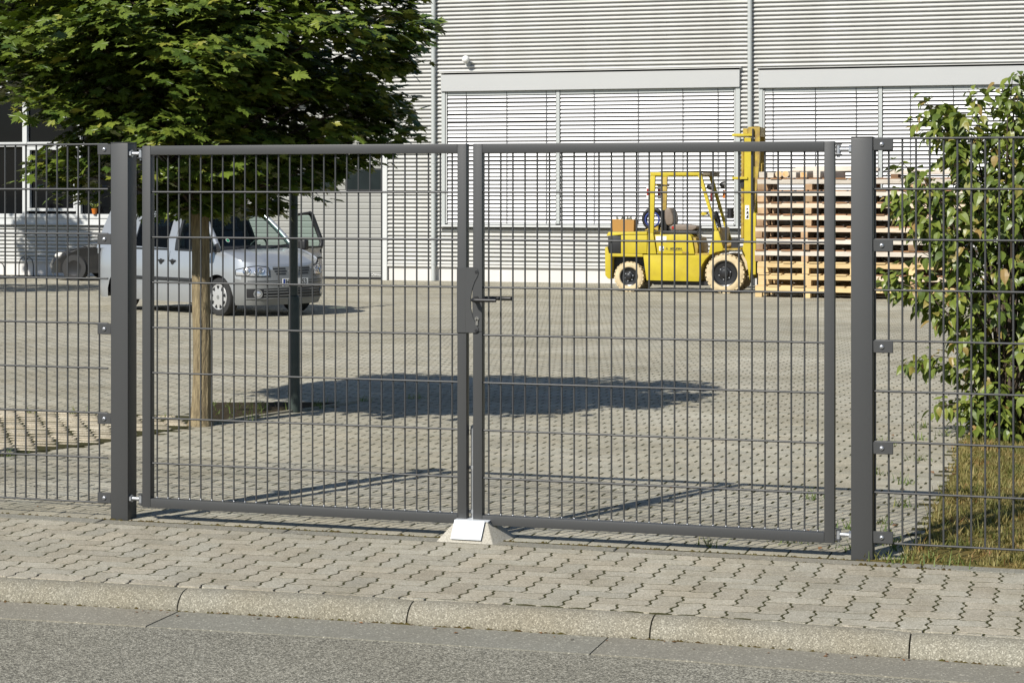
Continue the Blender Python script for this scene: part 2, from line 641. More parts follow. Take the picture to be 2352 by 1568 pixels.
m_wo, m_wp, m_wn = wood("weathered_pallet_wood", W_OLD), wood("pale_pallet_wood", W_PALE), wood("fresh_pallet_wood", W_NEW)
m_wdark = mat("stained_pallet_wood", (0.17, 0.11, 0.065), 0.85, c2=(0.30, 0.14, 0.055), nscale=7, nstr=0.9, rnd=0.3)
m_wend = mat("cut_timber_end", (0.52, 0.26, 0.07), 0.8, c2=(0.62, 0.48, 0.30), nscale=12, nstr=0.9)

# ------------------------------------------------------------------ ground sheets
g = MB()
X0, X1 = -500, 500
g.add([(X0, -500, -.10), (X1, -500, -.10), (X1, -1.2, -.10), (X0, -1.2, -.10),
       (X1, 0.0, -.030), (X0, 0.0, -.030), (X1, 60, -.030 - SL * 60), (X0, 60, -.030 - SL * 60), (X1, 700, -.85), (X0, 700, -.85)],
      [(0, 1, 2, 3), (3, 2, 4, 5), (5, 4, 6, 7), (7, 6, 8, 9)])
tag(g.build("ground", m_ground), kind="structure")

# kerb line: top edge y as a function of x (very slightly bowed street)
KX = [-60, -3, -1.3, -.14, 1.07, 2.31, 4, 60]
KY = [-1.40, -1.36, -1.280, -1.217, -1.185, -1.215, -1.29, -1.40]


def ky(x):
    for i in range(len(KX) - 1):
        if x <= KX[i + 1]:
            t = (x - KX[i]) / (KX[i + 1] - KX[i])
            t = max(0, min(1, t))
            return KY[i] + t * (KY[i + 1] - KY[i])
    return KY[-1]


# road
xs = [-60, -20, -8, -5, -4, -3, -2, -1.5, -1, -.5, 0, .5, 1, 1.5, 2, 2.5, 3, 4, 5, 8, 20, 60]
g = MB()
for i in range(len(xs) - 1):
    a, b = xs[i], xs[i + 1]
    g.add([(a, -9.0, -.075), (b, -9.0, -.075), (b, ky(b) - .345, -.0735), (a, ky(a) - .345, -.0735)], [(0, 1, 2, 3)])
tag(g.build("road", m_asph), kind="structure")

# gutter of flat concrete slabs
gut = MB()
gut.box(-60, -6.4, -1.76, -1.49, -.12, -.071)
gut.box(6.6, 60, -1.76, -1.49, -.12, -.071)
gutter = tag(gut.build("gutter", m_gut), kind="structure")


def strip_piece(a, b, off0, off1, z0, z1, n=5):
    q = MB()
    for i in range(n):
        p, s = a + (b - a) * i / n, a + (b - a) * (i + 1) / n
        vs_ = [(p, ky(p) + off1, z0), (s, ky(s) + off1, z0), (s, ky(s) + off0, z0), (p, ky(p) + off0, z0)]
        vs_ += [(x, y, z1) for x, y, _ in vs_]
        q.add(vs_, [(4, 5, 6, 7), (0, 1, 5, 4), (2, 3, 7, 6)])
        if i == 0:
            q.add([vs_[0], vs_[3], vs_[7], vs_[4]], [(0, 3, 2, 1)])
        if i == n - 1:
            q.add([vs_[1], vs_[2], vs_[6], vs_[5]], [(0, 1, 2, 3)])
    return q


for k in range(-4, 4):
    a = -.67 + 1.6 * k
    strip_piece(a + .003, a + 1.597, -.098, -.350, -.12, -.070 + .001 * (k % 2)).build("gutter_slab", m_gut, gutter)

# kerb: rounded stones
kb = MB()
kb.box(-60, -6.0, -1.49, -1.36, -.12, -.002)
kb.box(7.2, 60, -1.49, -1.36, -.12, -.002)
kerb = tag(kb.build("kerb", m_kerb), kind="structure")
prof = [(0.0, -.06), (0.0, .0)] + [(-.012 - .083 * math.sin(t), -.068 + .068 * math.cos(t)) for t in [math.pi / 2 * i / 7 for i in range(8)]] + [(-.096, -.12)]
for k in range(-6, 7):
    a = -.68 + .876 * k
    b = a + .876
    q = MB()

    def fn(u, v, a=a, b=b):
        x = a + .0028 + (b - a - .0056) * u
        i = v * (len(prof) - 1)
        p = prof[int(round(i))]
        ex = min(u, 1 - u) * (b - a)
        dip = .004 if ex < .002 else 0
        return (x, ky(x) + p[0] + (dip if p[0] < -.02 else 0), p[1] - dip)
    q.grid(fn, 8, len(prof) - 1)
    for u in (0, 1):
        ring = [fn(u, j / (len(prof) - 1)) for j in range(len(prof))]
        q.add(ring, [tuple(range(len(ring)))])
    q.build("kerb_stone", m_kerb, kerb, smooth=50)

# dirt and moss that has gathered along the foot of the kerb and along the edging
ms = MB()


def moss_line(fy, z, x0, x1, wid, step=.012, h=.006, fill=.85):
    x = x0
    while x < x1:
        if rng.random() < fill:
            ww = wid * rng.uniform(.35, 1.25)
            l = step * rng.uniform(.8, 2.2)
            y = fy(x) + rng.uniform(-.3, .3) * wid
            hh = h * rng.uniform(.3, 1.2)
            ms.add([(x - l, y, z), (x, y - ww / 2, z), (x + l, y, z), (x, y + ww / 2, z), (x + rng.uniform(-.3, .3) * l, y, z + hh)],
                   [(0, 1, 4), (1, 2, 4), (2, 3, 4), (3, 0, 4)])
        x += step * rng.uniform(.5, 1.4)


moss_line(lambda x: ky(x) - .094, -.0735, -4.5, 4.5, .016, h=.010)
moss_line(lambda x: -.004, -.006, -4.5, 1.9, .024, h=.012, fill=.95)
moss_line(lambda x: -.110, -.008, -4.5, 3.2, .020, h=.010, fill=.85)
moss_line(lambda x: -.108, -.006, 1.62, 2.0, .030, h=.016, fill=.95)
tag(ms.build("moss", m_moss), kind="stuff")

# ------------------------------------------------------------------ pavement of zigzag stones laid in herringbone
pv = MB()
pv.box(-60, 60, -1.18, -.1065, -.060, .0002)
pavement = tag(pv.build("pavement", m_joint), kind="structure")
U = .0975
AMP = .0135


def tri(t):
    t = t % 1.0
    return 4 * t - 1 if t < .5 else 3 - 4 * t


def warp(x, y):
    return (x + AMP * tri(y / U + .25) * .9, y + AMP * .62 * tri(x / U + .25))


def stone_outline(x0, x1, y0, y1):
    gx, gy = .0046, .0044
    per = []
    nx, ny = max(2, int(round((x1 - x0) / U)) * 4), max(2, int(round((y1 - y0) / U)) * 4)
    A = [(x0 + (x1 - x0) * i / nx, y0) for i in range(nx)]
    B = [(x1, y0 + (y1 - y0) * i / ny) for i in range(ny)]
    Cc = [(x1 - (x1 - x0) * i / nx, y1) for i in range(nx)]
    D = [(x0, y1 - (y1 - y0) * i / ny) for i in range(ny)]
    cx, cy = (x0 + x1) / 2, (y0 + y1) / 2
    fx, fy = 1 - 2 * gx / (x1 - x0), 1 - 2 * gy / (y1 - y0)
    for x, y in A + B + Cc + D:
        wx, wy = warp(x, y)
        wx -= 2 * gx * (x - cx) / (x1 - x0)
        wy -= 2 * gy * (y - cy) / (y1 - y0)
        per.append((wx, wy))
    return per


def slab_from_outline(pts, z0, z1, ch=.0008):
    n = len(pts)
    cx, cy = sum(p[0] for p in pts) / n, sum(p[1] for p in pts) / n
    q = MB()
    ins = []
    for x, y in pts:
        d = math.hypot(x - cx, y - cy)
        k = max(0, 1 - ch / max(d, .01))
        ins.append((cx + (x - cx) * k, cy + (y - cy) * k))
    vs_ = [(x, y, z0) for x, y in pts] + [(x, y, z1 - ch * .8) for x, y in pts] + [(x, y, z1) for x, y in ins]
    fs_ = [tuple(range(2 * n, 3 * n))]
    for i in range(n):
        j = (i + 1) % n
        fs_ += [(i, j, n + j, n + i), (n + i, n + j, 2 * n + j, 2 * n + i)]
    return q.add(vs_, fs_)


stones = []
X00, Y00 = 1.602 - 60 * U, -.108 + 2 * U
for i in range(-10, 130):
    for j in range(-18, 6):
        k = (i + j) % 4
        x0, y0 = X00 + i * U, Y00 + j * U
        if k == 0:
            r_ = (x0, x0 + 2 * U, y0, y0 + U)
        elif k == 2:
            r_ = (x0, x0 + U, y0, y0 + 2 * U)
        else:
            continue
        stones.append(r_)
cand = []
for r_ in stones:
    cx, cy = (r_[0] + r_[1]) / 2, (r_[2] + r_[3]) / 2
    if cx < -6 or cx > 6:
        continue
    pts = stone_outline(*r_)
    pts = clip_y(pts, -.1135, False)
    if len(pts) < 3:
        continue
    lim = ky(cx) + .006
    pts = clip_y(pts, lim, True)
    if len(pts) < 3:
        continue
    ar = abs(sum(pts[i][0] * pts[(i + 1) % len(pts)][1] - pts[(i + 1) % len(pts)][0] * pts[i][1] for i in range(len(pts)))) / 2
    if ar < .0007:
        continue
    vis = -2.35 - .1 < cx + .22 * (cy) * 0 and cx < 2.6
    cand.append(((0 if vis else 100) + abs(cx - .6) * .05 - cy, pts))
cand.sort(key=lambda t: t[0])
rest = MB()
for i, (_, pts) in enumerate(cand):
    dz = rng.uniform(.0007, .0015)
    q = slab_from_outline(pts, -.03, dz)
    tl = rng.uniform(-.004, .004)
    cx = sum(p[0] for p in pts) / len(pts)
    q.v = [(x, y, z + (x - cx) * tl) for x, y, z in q.v]
    if i < 300:
        q.build("paving_stone", m_pav, pavement)
    else:
        rest.add(q.v, q.f)
tag(rest.build("joined_paving_stones", m_pav_i, pavement), kind="stuff")

# edging strip under the gate line
ed = MB()
ed.box(-60, -7.0, -.105, -.006, -.06, .0)
ed.box(7.4, 60, -.105, -.006, -.06, .0)
edging = tag(ed.build("edging", m_gut), kind="structure")
for a, b in [(-6.9, -5.9), (-5.9, -4.9), (-4.9, -3.9), (-3.9, -2.8), (-2.8, -1.70), (-1.70, -.81), (-.81, .65), (.65, 1.88), (1.88, 3.1), (3.1, 4.2), (4.2, 5.3), (5.3, 6.4), (6.4, 7.4)]:
    MB().box(a + .003, b - .003, -.104, -.007, -.06, rng.uniform(-.001, .002)).build("edging_stone", m_gut, edging, bev=.004, bseg=1)

# ------------------------------------------------------------------ yard of pavers in stretcher bond
yb = MB()
yb.add([(-40, -.01, -.0004), (12, -.01, -.0004), (12, 33, gz(33) - .0004), (-40, 33, gz(33) - .0004)], [(0, 1, 2, 3)])
yard = tag(yb.build("yard", m_joint), kind="structure")
LAWN = [(1.66, -.004), (1.80, .06), (1.83, .5), (1.81, 1.2), (1.80, 2.1), (1.78, 3.0), (1.74, 4.0), (1.76, 5.0), (1.95, 6.2), (2.3, 7.5), (12, 8.5), (12, -.004)]
SETT = [(-6.5, 1.62), (-3.34, 1.80), (-3.12, 2.5), (-3.06, 3.2), (-3.0, 3.64), (-3.28, 4.12), (-6.5, 4.03)]
BED = [(-2.985, 3.70), (-2.90, 4.25), (-2.78, 4.72), (-2.62, 5.35), (-3.0, 5.25), (-3.62, 5.0), (-3.32, 4.16)]
PX, PY = .1655, .0835
row_parts = []
big = []
nrow = int(30.1 / PY)
random.seed(3)
for r_ in range(nrow):
    y0 = .148 + r_ * PY
    yc = y0 + PY / 2
    xl, xr = -4.2 - .64 * yc, 5.5
    off = (r_ % 2) * PX / 2 + .055 + y0 * math.sin(R(3.5))
    n0 = int((xl - off) / PX)
    n1 = int((xr - off) / PX)
    for i in range(n0, n1):
        xc = off + (i + .5) * PX
        if in_poly(xc, yc, LAWN) or in_poly(xc, yc, SETT) or in_poly(xc, yc, BED):
            continue
        big.append((yc, xc))
# first course along the edging: blocks set square
first = [(-6.5 + i * PX + .5 * PX + .06) for i in range(int(8.2 / PX))]
pm = MB().box(-PX / 2 + .0048, PX / 2 - .0048, -PY / 2 + .0024, PY / 2 - .0024, -.03, 0).mesh("paver", m_yp, bev=.0008, bseg=1)
pf = MB().box(-PX / 2 + .0035, PX / 2 - .0035, -.068, .068, -.03, 0).mesh("paver_first_course", m_yp, bev=.002, bseg=1)
cnt = 0
for x in first:
    if -2.8 < x < 1.66:
        inst(pf, "paver", yard, (x, .074, rng.uniform(.0, .0015)), (rng.uniform(-.005, .005), rng.uniform(-.004, .004), 0))
        cnt += 1
near = [p for p in big if -2.35 - .6 * p[0] - .1 < p[1] < 2.1]
near.sort()
nset = set()
for yc, xc in near:
    if cnt >= 300:
        break
    inst(pm, "paver", yard, (xc, yc, gz(yc) + rng.uniform(.0, .0018)), (-SL + rng.uniform(-.006, .006), rng.uniform(-.004, .004), rng.uniform(-.006, .006)))
    nset.add((yc, xc))
    cnt += 1
P = np.array([p for p in big if p not in nset])
n = len(P)
rs = np.random.RandomState(5)
hx, hy = PX / 2 - .0062, PY / 2 - .0024
corn = np.array([(-hx, -hy), (hx, -hy), (hx, hy), (-hx, hy)])
V = np.zeros((n, 8, 3))
ang = rs.uniform(-.007, .007, n)
dz = rs.uniform(.0, .0018, n)
tx, ty = rs.uniform(-.004, .004, n), rs.uniform(-.006, .006, n)
for k in range(4):
    dx = corn[k, 0] * np.cos(ang) - corn[k, 1] * np.sin(ang)
    dy = corn[k, 0] * np.sin(ang) + corn[k, 1] * np.cos(ang)
    yy = P[:, 0] + dy
    V[:, k, 0] = V[:, 4 + k, 0] = P[:, 1] + dx
    V[:, k, 1] = V[:, 4 + k, 1] = yy
    top = -SL * np.maximum(yy, 0) + dz + tx * dx + ty * dy
    V[:, 4 + k, 2] = top
    V[:, k, 2] = top - .02
Fq = np.array([(4, 5, 6, 7), (0, 1, 5, 4), (1, 2, 6, 5), (2, 3, 7, 6), (3, 0, 4, 7)])
F = (np.arange(n)[:, None, None] * 8 + Fq[None]).reshape(-1, 4)
me = bpy.data.meshes.new("joined_pavers")
me.from_pydata(V.reshape(-1, 3).tolist(), [], F.tolist())
me.materials.append(m_yp_i)
tag(inst(me, "joined_pavers", yard), kind="stuff")
# a few slabs at the foot of the right post
for (a, b, c, d) in [(1.665, 1.86, .0, .15), (1.87, 2.0, .01, .12)]:
    MB().box(a, b, c + .002, d, -.03, .001).build("slab", m_yp, yard, bev=.003, bseg=1)

# setts left of the tree, bed of soil round the post
stt = MB()
stt.prism_z([(x, y) for x, y in SETT], -.10, -.085)
stt.v = [(x, y, z + .04 + gz(y) + .0495) for x, y, z in stt.v]
setts = tag(stt.build("sett_paving", m_joint), kind="structure")
sl_all = []
for i in range(-2, 45):
    for j in range(0, 24):
        x = -6.5 + i * .150 + (j % 2) * .075
        y = 1.66 + j * .112 + (x + 3.3) * .03
        if all(in_poly(x + a, y + b, SETT) for a in (-.06, .06) for b in (-.036, .036)):
            sl_all.append((x, y))
sl_all.sort(key=lambda p: (0 if p[0] > -2.25 - .614 * p[1] - .2 else 10) + p[1] * .1)
sm = MB().box(-.0735, .0735, -.030, .030, -.03, .0105).mesh("sett", m_sett, bev=.008, bseg=1)
for i, (x, y) in enumerate(sl_all[:300]):
    inst(sm, "sett", setts, (x + rng.uniform(-.005, .005), y + rng.uniform(-.005, .005), gz(y) + rng.uniform(-.003, .003)),
         (rng.uniform(-.03, .03), rng.uniform(-.02, .02), rng.uniform(-.08, .08)), (rng.uniform(.85, 1.03), rng.uniform(.75, 1.15), 1))
q = MB()
for i, (x, y) in enumerate(sl_all[300:]):
    q.box(x - .066, x + .066, y - .036, y + .036, gz(y) - .03, gz(y) + rng.uniform(.004, .018))
if q.v:
    tag(q.build("joined_setts", m_sett, setts), kind="stuff")
bd = MB()
bd.prism_z(BED, -.05, .006)
bd.v = [(x, y, z + gz(y)) for x, y, z in bd.v]
tag(bd.build("planting_bed", m_soil), kind="structure")
eb = MB()
for (a, b) in zip(BED[:3], BED[1:4]):
    d = Vector((b[0] - a[0], b[1] - a[1], 0))
    M_ = Matrix.Translation((a[0], a[1], gz(a[1]))) @ Matrix.Rotation(math.atan2(d.y, d.x), 4, 'Z')
    eb.box(.003, d.length - .003, -.035, -.002, -.05, .012, M_)
tag(eb.build("bed_kerb", m_yp), kind="structure")

# lawn
lw = MB()
lw.prism_z(LAWN, -.05, .004)
lw.v = [(x, y, z + gz(y)) for x, y, z in lw.v]
tag(lw.build("lawn", m_lawn), kind="structure")
rs = np.random.RandomState(11)
gv, gf = [], []


def blade(x, y, z, h, wd, a, lean):
    o = len(gv)
    c, s = math.cos(a), math.sin(a)
    dx, dy = c * wd, s * wd
    lx, ly = -s * lean, c * lean
    gv.extend([(x - dx, y - dy, z), (x + dx, y + dy, z), (x + dx * .6 + lx * .5, y + dy * .6 + ly * .5, z + h * .62), (x - dx * .6 + lx * .5, y - dy * .6 + ly * .5, z + h * .62), (x + lx, y + ly, z + h)])
    gf.extend([(o, o + 1, o + 2, o + 3), (o + 3, o + 2, o + 4)])


for i in range(64000):
    y = rs.uniform(-.02, 5.4)
    x = rs.uniform(1.64, 3.0)
    if not in_poly(x + rs.normal(0, .025), y, LAWN):
        continue
    if math.sin(x * 11 + 2 * math.sin(y * 7)) * math.sin(y * 9 + x * 3) < -.35 and rs.rand() < .8:
        continue
    cl = .6 + .55 * math.sin(x * 19 + 3 * math.sin(y * 13)) * math.sin(y * 17 + x * 5)
    h = rs.uniform(.018, .060) * cl
    blade(x, y, gz(y), h, rs.uniform(.0016, .0036), rs.uniform(0, 6.3), h * rs.uniform(.1, 1.6))
me = bpy.data.meshes.new("grass")
me.from_pydata(gv, [], gf)
me.materials.append(m_grass)
tag(inst(me, "grass"), kind="stuff")
gv, gf = [], []
tufts = [(1.3, .30), (1.42, .42), (1.68, .62), (1.58, .24), (1.72, .38), (1.62, .95), (1.70, .52), (1.5, .75), (1.75, .25), (1.66, 1.5), (1.60, 2.3), (1.56, 3.3), (1.2, 1.6), (1.0, .12),
         (-3.4, 3.9), (-4.4, 3.9), (-4.1, 3.95), (-3.3, 1.85), (-3.0, 3.75), (-2.7, 4.9), (-2.6, 5.5), (-2.3, 5.8), (1.9, .02), (1.78, -.01), (2.0, .0), (1.4, 2.6), (1.3, 4.0), (1.45, 5.0), (1.5, 4.3), (1.62, 4.6)]
for (x, y) in tufts:
    for k in range(26):
        a, d = rs.uniform(0, 6.3), abs(rs.normal(0, .035))
        h = rs.uniform(.015, .06)
        blade(x + d * math.cos(a) * 1.4, y + d * math.sin(a), gz(y), h, rs.uniform(.0015, .0035), rs.uniform(0, 6.3), h * rs.uniform(.3, 1.6))
# sparse growth over the bed
for k in range(170):
    x, y = rs.uniform(-3.6, -2.6), rs.uniform(3.7, 5.3)
    if in_poly(x, y, BED):
        h = rs.uniform(.015, .07)
        blade(x, y, gz(y), h, rs.uniform(.002, .005), rs.uniform(0, 6.3), h * rs.uniform(.3, 1.6))
# long dry stalks beside the tree
for k in range(16):
    x, y = -2.95 + rs.uniform(0, .22), 3.9 + rs.uniform(-.15, .35)
    h = rs.uniform(.08, .19)
    blade(x, y, gz(y), h, .0022, rs.uniform(0, 6.3), h * rs.uniform(-.6, .6))
me = bpy.data.meshes.new("weeds")
me.from_pydata(gv, [], gf)
me.materials.append(m_weed)
tag(inst(me, "weeds"), kind="stuff")

# fallen leaves and grit, mostly at the lawn's edge and in the gutter
lt = MB()
lr = random.Random(8)
for k in range(230):
    if k < 90:
        x, y = lr.uniform(1.3, 2.6), lr.uniform(.0, 5.0)
        z = gz(y) + .006
    elif k < 150:
        x = lr.uniform(-2.3, 2.5)
        y = ky(x) - .10 - abs(lr.gauss(0, .05))
        z = -.068
    else:
        y = lr.uniform(.2, 7.0)
        x = lr.uniform(-2.2 - .5 * y, 1.7)
        z = gz(y) + .004
    sz = lr.uniform(.006, .020) if k < 90 else lr.uniform(.004, .011)
    a = lr.uniform(0, 6.3)
    c_, s_ = math.cos(a) * sz, math.sin(a) * sz
    lt.add([(x - c_, y - s_, z), (x + s_ * .6, y - c_ * .6, z + sz * lr.uniform(.1, .5)), (x + c_, y + s_, z + sz * lr.uniform(0, .4)), (x - s_ * .6, y + c_ * .6, z + sz * lr.uniform(.1, .5))], [(0, 1, 2), (0, 2, 3)])
tag(lt.build("fallen_leaves", mat("dead_leaf", (.22, .10, .035), .8, c2=(.09, .055, .025), nscale=14, nstr=1.2)), kind="stuff")

# ------------------------------------------------------------------ fence and gate
ROWF = [.069 + .2 * k for k in range(9)]


def post(x, label, y=0.0):
    p = thing("fence_post", (x, y, 0), label, "fence post", "square anthracite gate and fence posts")
    MB().box(-.0425, .0425, 0, .085, -.02, 1.672).build("shaft", m_gate, p, bev=.004)
    MB().box(-.0435, .0435, -.001, .086, 1.672, 1.677).build("cap", m_gate, p, bev=.002, bseg=1)
    return p


post_l = post(-1.6325, "square anthracite post at the left end of the gate, in front of the tree")
post_r = post(1.6405, "square anthracite post at the right end of the gate, beside the lawn")
post_ll = post(-4.22, "square anthracite fence post one panel further left of the gate")
post_rr = post(4.22, "square anthracite fence post one panel further right, beyond the shrub")


def bracket(p, side, zz):
    x0, x1 = (-.112, -.044) if side < 0 else (.044, .122)
    b = MB().box(x0, x1, .006, .014, zz - .024, zz + .024).build("bracket", m_gate, p, bev=.002, bseg=1)
    xb = -.077 if side < 0 else .078
    MB().lathe([(.0, -.0075), (.005, -.0072), (.0088, -.004), (.0095, 0)], 14, 'y', (xb, .006, zz)).build("bolt", m_zinc, b, smooth=50)
    MB().lathe([(.0, -.0005), (.0028, -.0003), (.0028, .0)], 6, 'y', (xb, -.0017, zz)).build("bolt_socket", m_black, b)


for z in (1.646, 1.246, .846, .446, .093):
    bracket(post_l, -1, z)
    bracket(post_r, 1, z)
    bracket(post_ll, 1, z)
    bracket(post_rr, -1, z)


def fence_panel(x0, x1, first, label):
    f = thing("mesh_fence", (0, .03, 0), label, "fence", "double bar mesh fence panels")
    vm = MB().tube([(0, 0, .064), (0, 0, 1.674)], .0041, 8).mesh("wire", m_gate, smooth=60)
    hm = MB().tube([(x0, 0, 0), (x1, 0, 0)], .0045, 8).mesh("cross_wire", m_gate, smooth=60)
    x = first
    while x0 - .01 <= x <= x1 + .01:
        inst(vm, "wire", f, (x, 0, 0))
        x += .0532 if first < 0 and first > -2 and False else (.0532 if first > 0 else -.0532)
    for z in ROWF:
        inst(hm, "cross_wire", f, (0, -.0075, z))
    return f


fence_panel(-4.19, -1.70, -1.747, "anthracite wire mesh fence panel left of the gate")
fence_panel(1.685, 4.19, 1.69, "anthracite wire mesh fence panel right of the gate, in front of the shrub")


def gate_leaf(x0, x1, wires, label):
    gt = thing("gate_leaf", (0, .004, 0), label, "gate", "leaves of the double gate")
    f = .041
    MB().box(x0, x0 + f, 0, .040, .060, 1.660).build("stile", m_gate, gt, bev=.003)
    MB().box(x1 - f, x1, 0, .040, .060, 1.660).build("stile", m_gate, gt, bev=.003)
    MB().box(x0 + f, x1 - f, 0, .040, .060, .101).build("rail", m_gate, gt, bev=.003)
    MB().box(x0 + f, x1 - f, 0, .040, 1.620, 1.660).build("rail", m_gate, gt, bev=.003)
    vm = MB().tube([(0, 0, .098), (0, 0, 1.623)], .0038, 8).mesh("wire", m_gate, smooth=60)
    hm = MB().tube([(x0 + f - .004, 0, 0), (x1 - f + .004, 0, 0)], .0043, 8).mesh("cross_wire", m_gate, smooth=60)
    for x in wires:
        o = inst(vm, "wire", gt, (x, .021, 0))
        inst(wm_, "weld", o, (0, 0, .104))
    for k in range(7):
        inst(hm, "cross_wire", gt, (0, .0140, .256 + .2 * k))
    return gt


wm_ = MB().ball((0, 0, 0), .0044, 8, 6).mesh("weld", m_zinc, smooth=60)
gl = gate_leaf(-1.522, -.009, [-.079 - .05305 * k for k in range(27)], "left leaf of the anthracite mesh gate, holding the floor bolt")
gr = gate_leaf(.0195, 1.5325, [.083 + .0531 * k for k in range(27)], "right leaf of the anthracite mesh gate, with lever handle and lock")


def hinge(parent, sx, x, z):
    h = MB()
    h.tube([(x, .02, z), (x + sx * .045, .02, z)], .0085, 10)
    h.tube([(x + sx * .052, .02, z - .017), (x + sx * .052, .02, z + .017)], .010, 12)
    hb = h.build("hinge", m_zinc, parent, smooth=40)
    MB().box(min(x + sx * .040, x + sx * .072), max(x + sx * .040, x + sx * .072), .006, .034, z + .018, z + .023).build("hinge_bracket", m_gate, hb, bev=.001, bseg=1)
    MB().box(min(x + sx * .040, x + sx * .072), max(x + sx * .040, x + sx * .072), .006, .034, z - .023, z - .018).build("hinge_bracket", m_gate, hb, bev=.001, bseg=1)
    MB().lathe([(.0, -.006), (.017, -.006), (.017, .006), (.0, .006)], 6, 'x', (x + sx * .004, .02, z)).build("hinge_nut", m_zinc, hb)
    MB().tube([(x + sx * .052, .02, z - .031), (x + sx * .052, .02, z - .023)], .006, 8).build("hinge_pin", m_zinc, hb)


for z in (1.627, .094):
    hinge(gl, 1, -1.59, z)
    hinge(gr, -1, 1.598, z)

# lock side of the gate
KP = [(-.012, 1.140), (.030, 1.140), (.042, 1.134), (.047, 1.120), (.043, 1.104), (.030, 1.080), (.019, 1.050), (.012, 1.008), (.014, .965), (.023, .928), (.038, .900), (.047, .884), (.046, .871), (.036, .865), (-.012, .865)]
kp = MB().prism_y(KP, -.007, -.0005).build("stop_plate", m_gate, gl, bev=.0012, bseg=1)
MB().box(-.050, -.0085, -.0055, -.0004, .8655, 1.1395).build("strike_box", m_gate, gl, bev=.001, bseg=1)
for z in (1.121, .875):
    MB().lathe([(0, -.0095), (.0058, -.0095), (.0066, -.0085), (.0068, -.007)], 14, 'y', (.0365, 0, z)).build("screw", m_black, kp, smooth=40)
lk = MB().box(.0185, .0615, -.0035, -.0003, .872, 1.135).build("lock_case", m_gate, gr, bev=.001, bseg=1)
hd = MB()
hd.tube([(.035, -.004, 1.006), (.035, -.048, 1.006), (.040, -.055, 1.006), (.050, -.057, 1.006), (.139, -.057, 1.006)], [.009, .009, .0092, .0085, .0078], 12)
hd.build("handle", m_black, gr, smooth=50)
MB().lathe([(0, -.008), (.013, -.008), (.0145, -.003)], 20, 'y', (.035, -.0005, 1.006)).build("handle_rose", m_black, lk, smooth=40)
h2 = MB()
h2.tube([(.035, .045, 1.006), (.035, .085, 1.006), (.045, .095, 1.006), (.165, .095, 1.006)], .0085, 12)
h2.build("handle", m_black, gr, smooth=50)
cy = MB()
cy.lathe([(0, -.0085), (.0085, -.0085), (.0090, -.003)], 20, 'y', (.0395, 0, .925))
cy.box(.0345, .0445, -.0085, -.003, .898, .921)
cyl = cy.build("lock_cylinder", m_chrome, gr, smooth=40)
MB().box(.0386, .0404, -.0092, -.0086, .921, .931).build("keyhole", m_black, cyl)
# floor bolt on the left leaf, seen in the slit between the leaves
fb = MB()
fb.tube([(-.004, .052, .43), (-.002, .052, .462), (.006, .052, .472), (.015, .052, .465), (.018, .052, .44), (.018, .052, .40)], .0055, 10)
fb.tube([(.006, .040, .03), (.006, .040, .46)], .0075, 12)
flb = fb.build("floor_bolt", m_zinc, gl, smooth=50)
for z in (.110, .295):
    MB().box(-.008, .017, .032, .048, z - .008, z + .006).build("bolt_guide", m_zinc, flb, bev=.001, bseg=1)

# concrete gate stop
bs = thing("gate_stop", (0, 0, 0), "pale concrete wedge with a bright zinc plate under the middle of the gate", "gate stop")
b0 = [(-.118, -.098), (.142, -.098), (.192, .11), (-.10, .12)]
t0 = [(-.046, -.028), (.094, -.028), (.098, .05), (-.05, .05)]
MB().add([(x, y, -.01) for x, y in b0] + [(x, y, .078) for x, y in t0],
         [(4, 5, 6, 7), (0, 1, 5, 4), (1, 2, 6, 5), (2, 3, 7, 6), (3, 0, 4, 7)]).build("block", m_conc, bs, bev=.004, bseg=2)
pl = MB()
M_ = Matrix.Translation((.018, -.0625, .044)) @ Matrix.Rotation(R(51.5), 4, 'X')
pl.box(-.066, .067, -.042, .048, .0, .005, M_)
pl.build("plate", m_plate, bs, bev=.0008, bseg=1)
MB().box(-.052, .098, -.030, .046, .079, .083).build("plate", m_plate, bs, bev=.0008, bseg=1)
# ------------------------------------------------------------------ factory building
YB = 30.0
bld = thing("factory_building", (0, YB, -.41), "long white factory hall with corrugated cladding, blinds and a sectional door", "building")
ZB = .41                           # building parts are given in street heights, shifted to the hall's base


def BZ(mb):
    mb.v = [(x, y, z + ZB) for x, y, z in mb.v]
    return mb


CP = .0832
CPROF = [(0.0, .068), (.012, .072), (.026, .008), (.031, 0.0), (.052, 0.0), (.058, .005), (.070, .028), (.078, .055)]


def corrugated(x0, x1, z0, z1, mb):
    pts = []
    z = math.floor(z0 / CP) * CP
    while z < z1 + CP:
        for dz_, dy_ in CPROF:
            zz = z + dz_
            if z0 <= zz <= z1:
                pts.append((zz, dy_))
        z += CP
    o = len(mb.v)
    for zz, dy_ in pts:
        mb.v += [(x0, dy_, zz), (x1, dy_, zz)]
    for i in range(len(pts) - 1):
        mb.f.append((o + 2 * i, o + 2 * i + 1, o + 2 * i + 3, o + 2 * i + 2))


